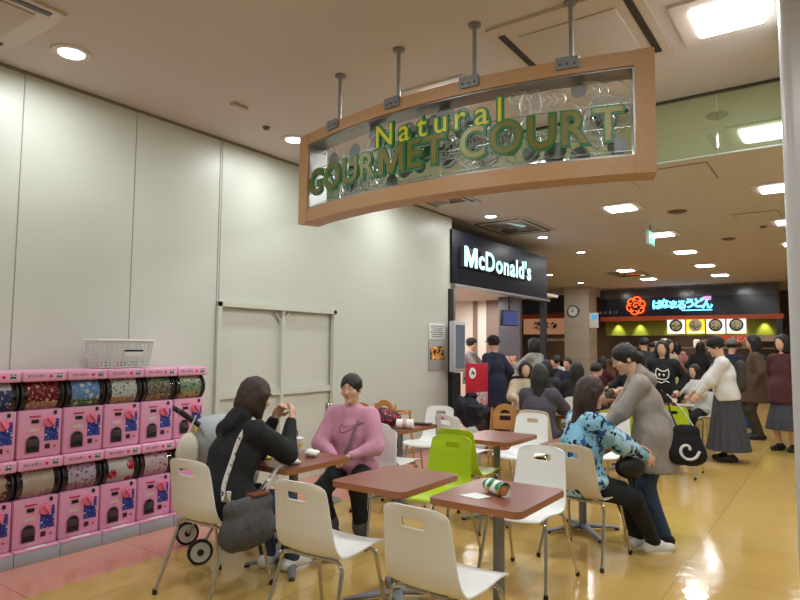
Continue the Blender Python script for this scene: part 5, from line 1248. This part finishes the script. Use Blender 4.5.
b = new(); tube(b, [chest(p2, -.07, c2.z + .11, .004), chest(p2, -.045, c2.z + .03, .006), chest(p2, -.01, c2.z - .07, .006), chest(p2, .03, c2.z - .15, .006)], .02, 8, flat=.2, smooth=4); tag(b_ := obj('crossbody_strap', b, mat('strap_grey', C(120, 110, 120), .7)), 'grey crossbody strap over the pink sweatshirt', 'strap'); b_.location = p2.location; b_.rotation_euler = p2.rotation_euler
# black tote with white swirl on the grey hoodie's shoulder
t = thing('tote_bag', 'black tote bag with a white swirl behind the grey hoodie', 'bag', (-.96, 5.12, 0), rad(20))
g = SDF(); g.cone((-.07, 0, .7), (.07, 0, .7), .075, .075, .05, ((0, 1, 0), 1.8)); g.cone((-.05, 0, .88), (.05, 0, .88), .045, .045, .06, ((0, 1, 0), 1.8)); g.ell((0, 0, .76), (.12, .05, .13), .04)
sdf_obj('bag_body', g, .012, K_black, t, .01, 9)
b = new(); tube(b, [((.012 + .007 * k) * math.cos(k * .62), -.052, .745 + (.012 + .0075 * k) * math.sin(k * .62)) for k in range(11)], .011, 6, smooth=3); obj('white_swirl', b, M_paper, t)
b = new(); tube(b, [(-.06, 0, .9), (-.1, .0, 1.0), (-.13, -.02, 1.1), (-.17, -.04, 1.18)], .014, 8, flat=.4, smooth=4); obj('strap', b, M_black, t)
b = new(); tube(b, [(.06, 0, .9), (-.02, .0, 1.03), (-.13, -.02, 1.15)], .012, 8, flat=.4, smooth=4); obj('strap', b, M_paper, t, label='white printed strap')
t = thing('black_pouch', 'small black handbag on the lap of the blue patterned top', 'bag', tuple(on(p3, (.12, .27, .64))), rad(-52))
g = SDF(); g.ell((0, 0, 0), (.06, .11, .085), .02); sdf_obj('bag_body', g, .012, M_black, t, .008, 12)
b = new(); tube(b, [(0, -.07, .06), (0, -.03, .13), (0, .03, .13), (0, .07, .06)], .007, 6, smooth=4); obj('handle', b, M_black, t)
# backpack of the person in the skirt
def backpack(o, m, label, sc_=1.):
    t = thing('backpack', label, 'backpack', tuple(o.location), o.rotation_euler.z)
    c = J(o, 4); g = SDF(); g.cone((c.x, c.y - .2, c.z - .12), (c.x, c.y - .2, c.z + .1), .12 * sc_, .1 * sc_, .05, ((0, 1, 0), 1.5)); sdf_obj('pack_body', g, .02, m, t)
    for q in (-1, 1):
        b = new(); tube(b, [(q * .09, c.y - .14, c.z + .14), (q * .11, c.y + .0, c.z + .235), (q * .11, c.y + .14, c.z + .1), (q * .12, c.y + .02, c.z - .14)], .015, 6, flat=.5, smooth=3); obj('strap', b, m, t)
backpack(p6, K_olive, 'dark olive backpack on the person in the white jacket')

for o in list(sc.objects):
    if 'joints' in o: del o['joints']
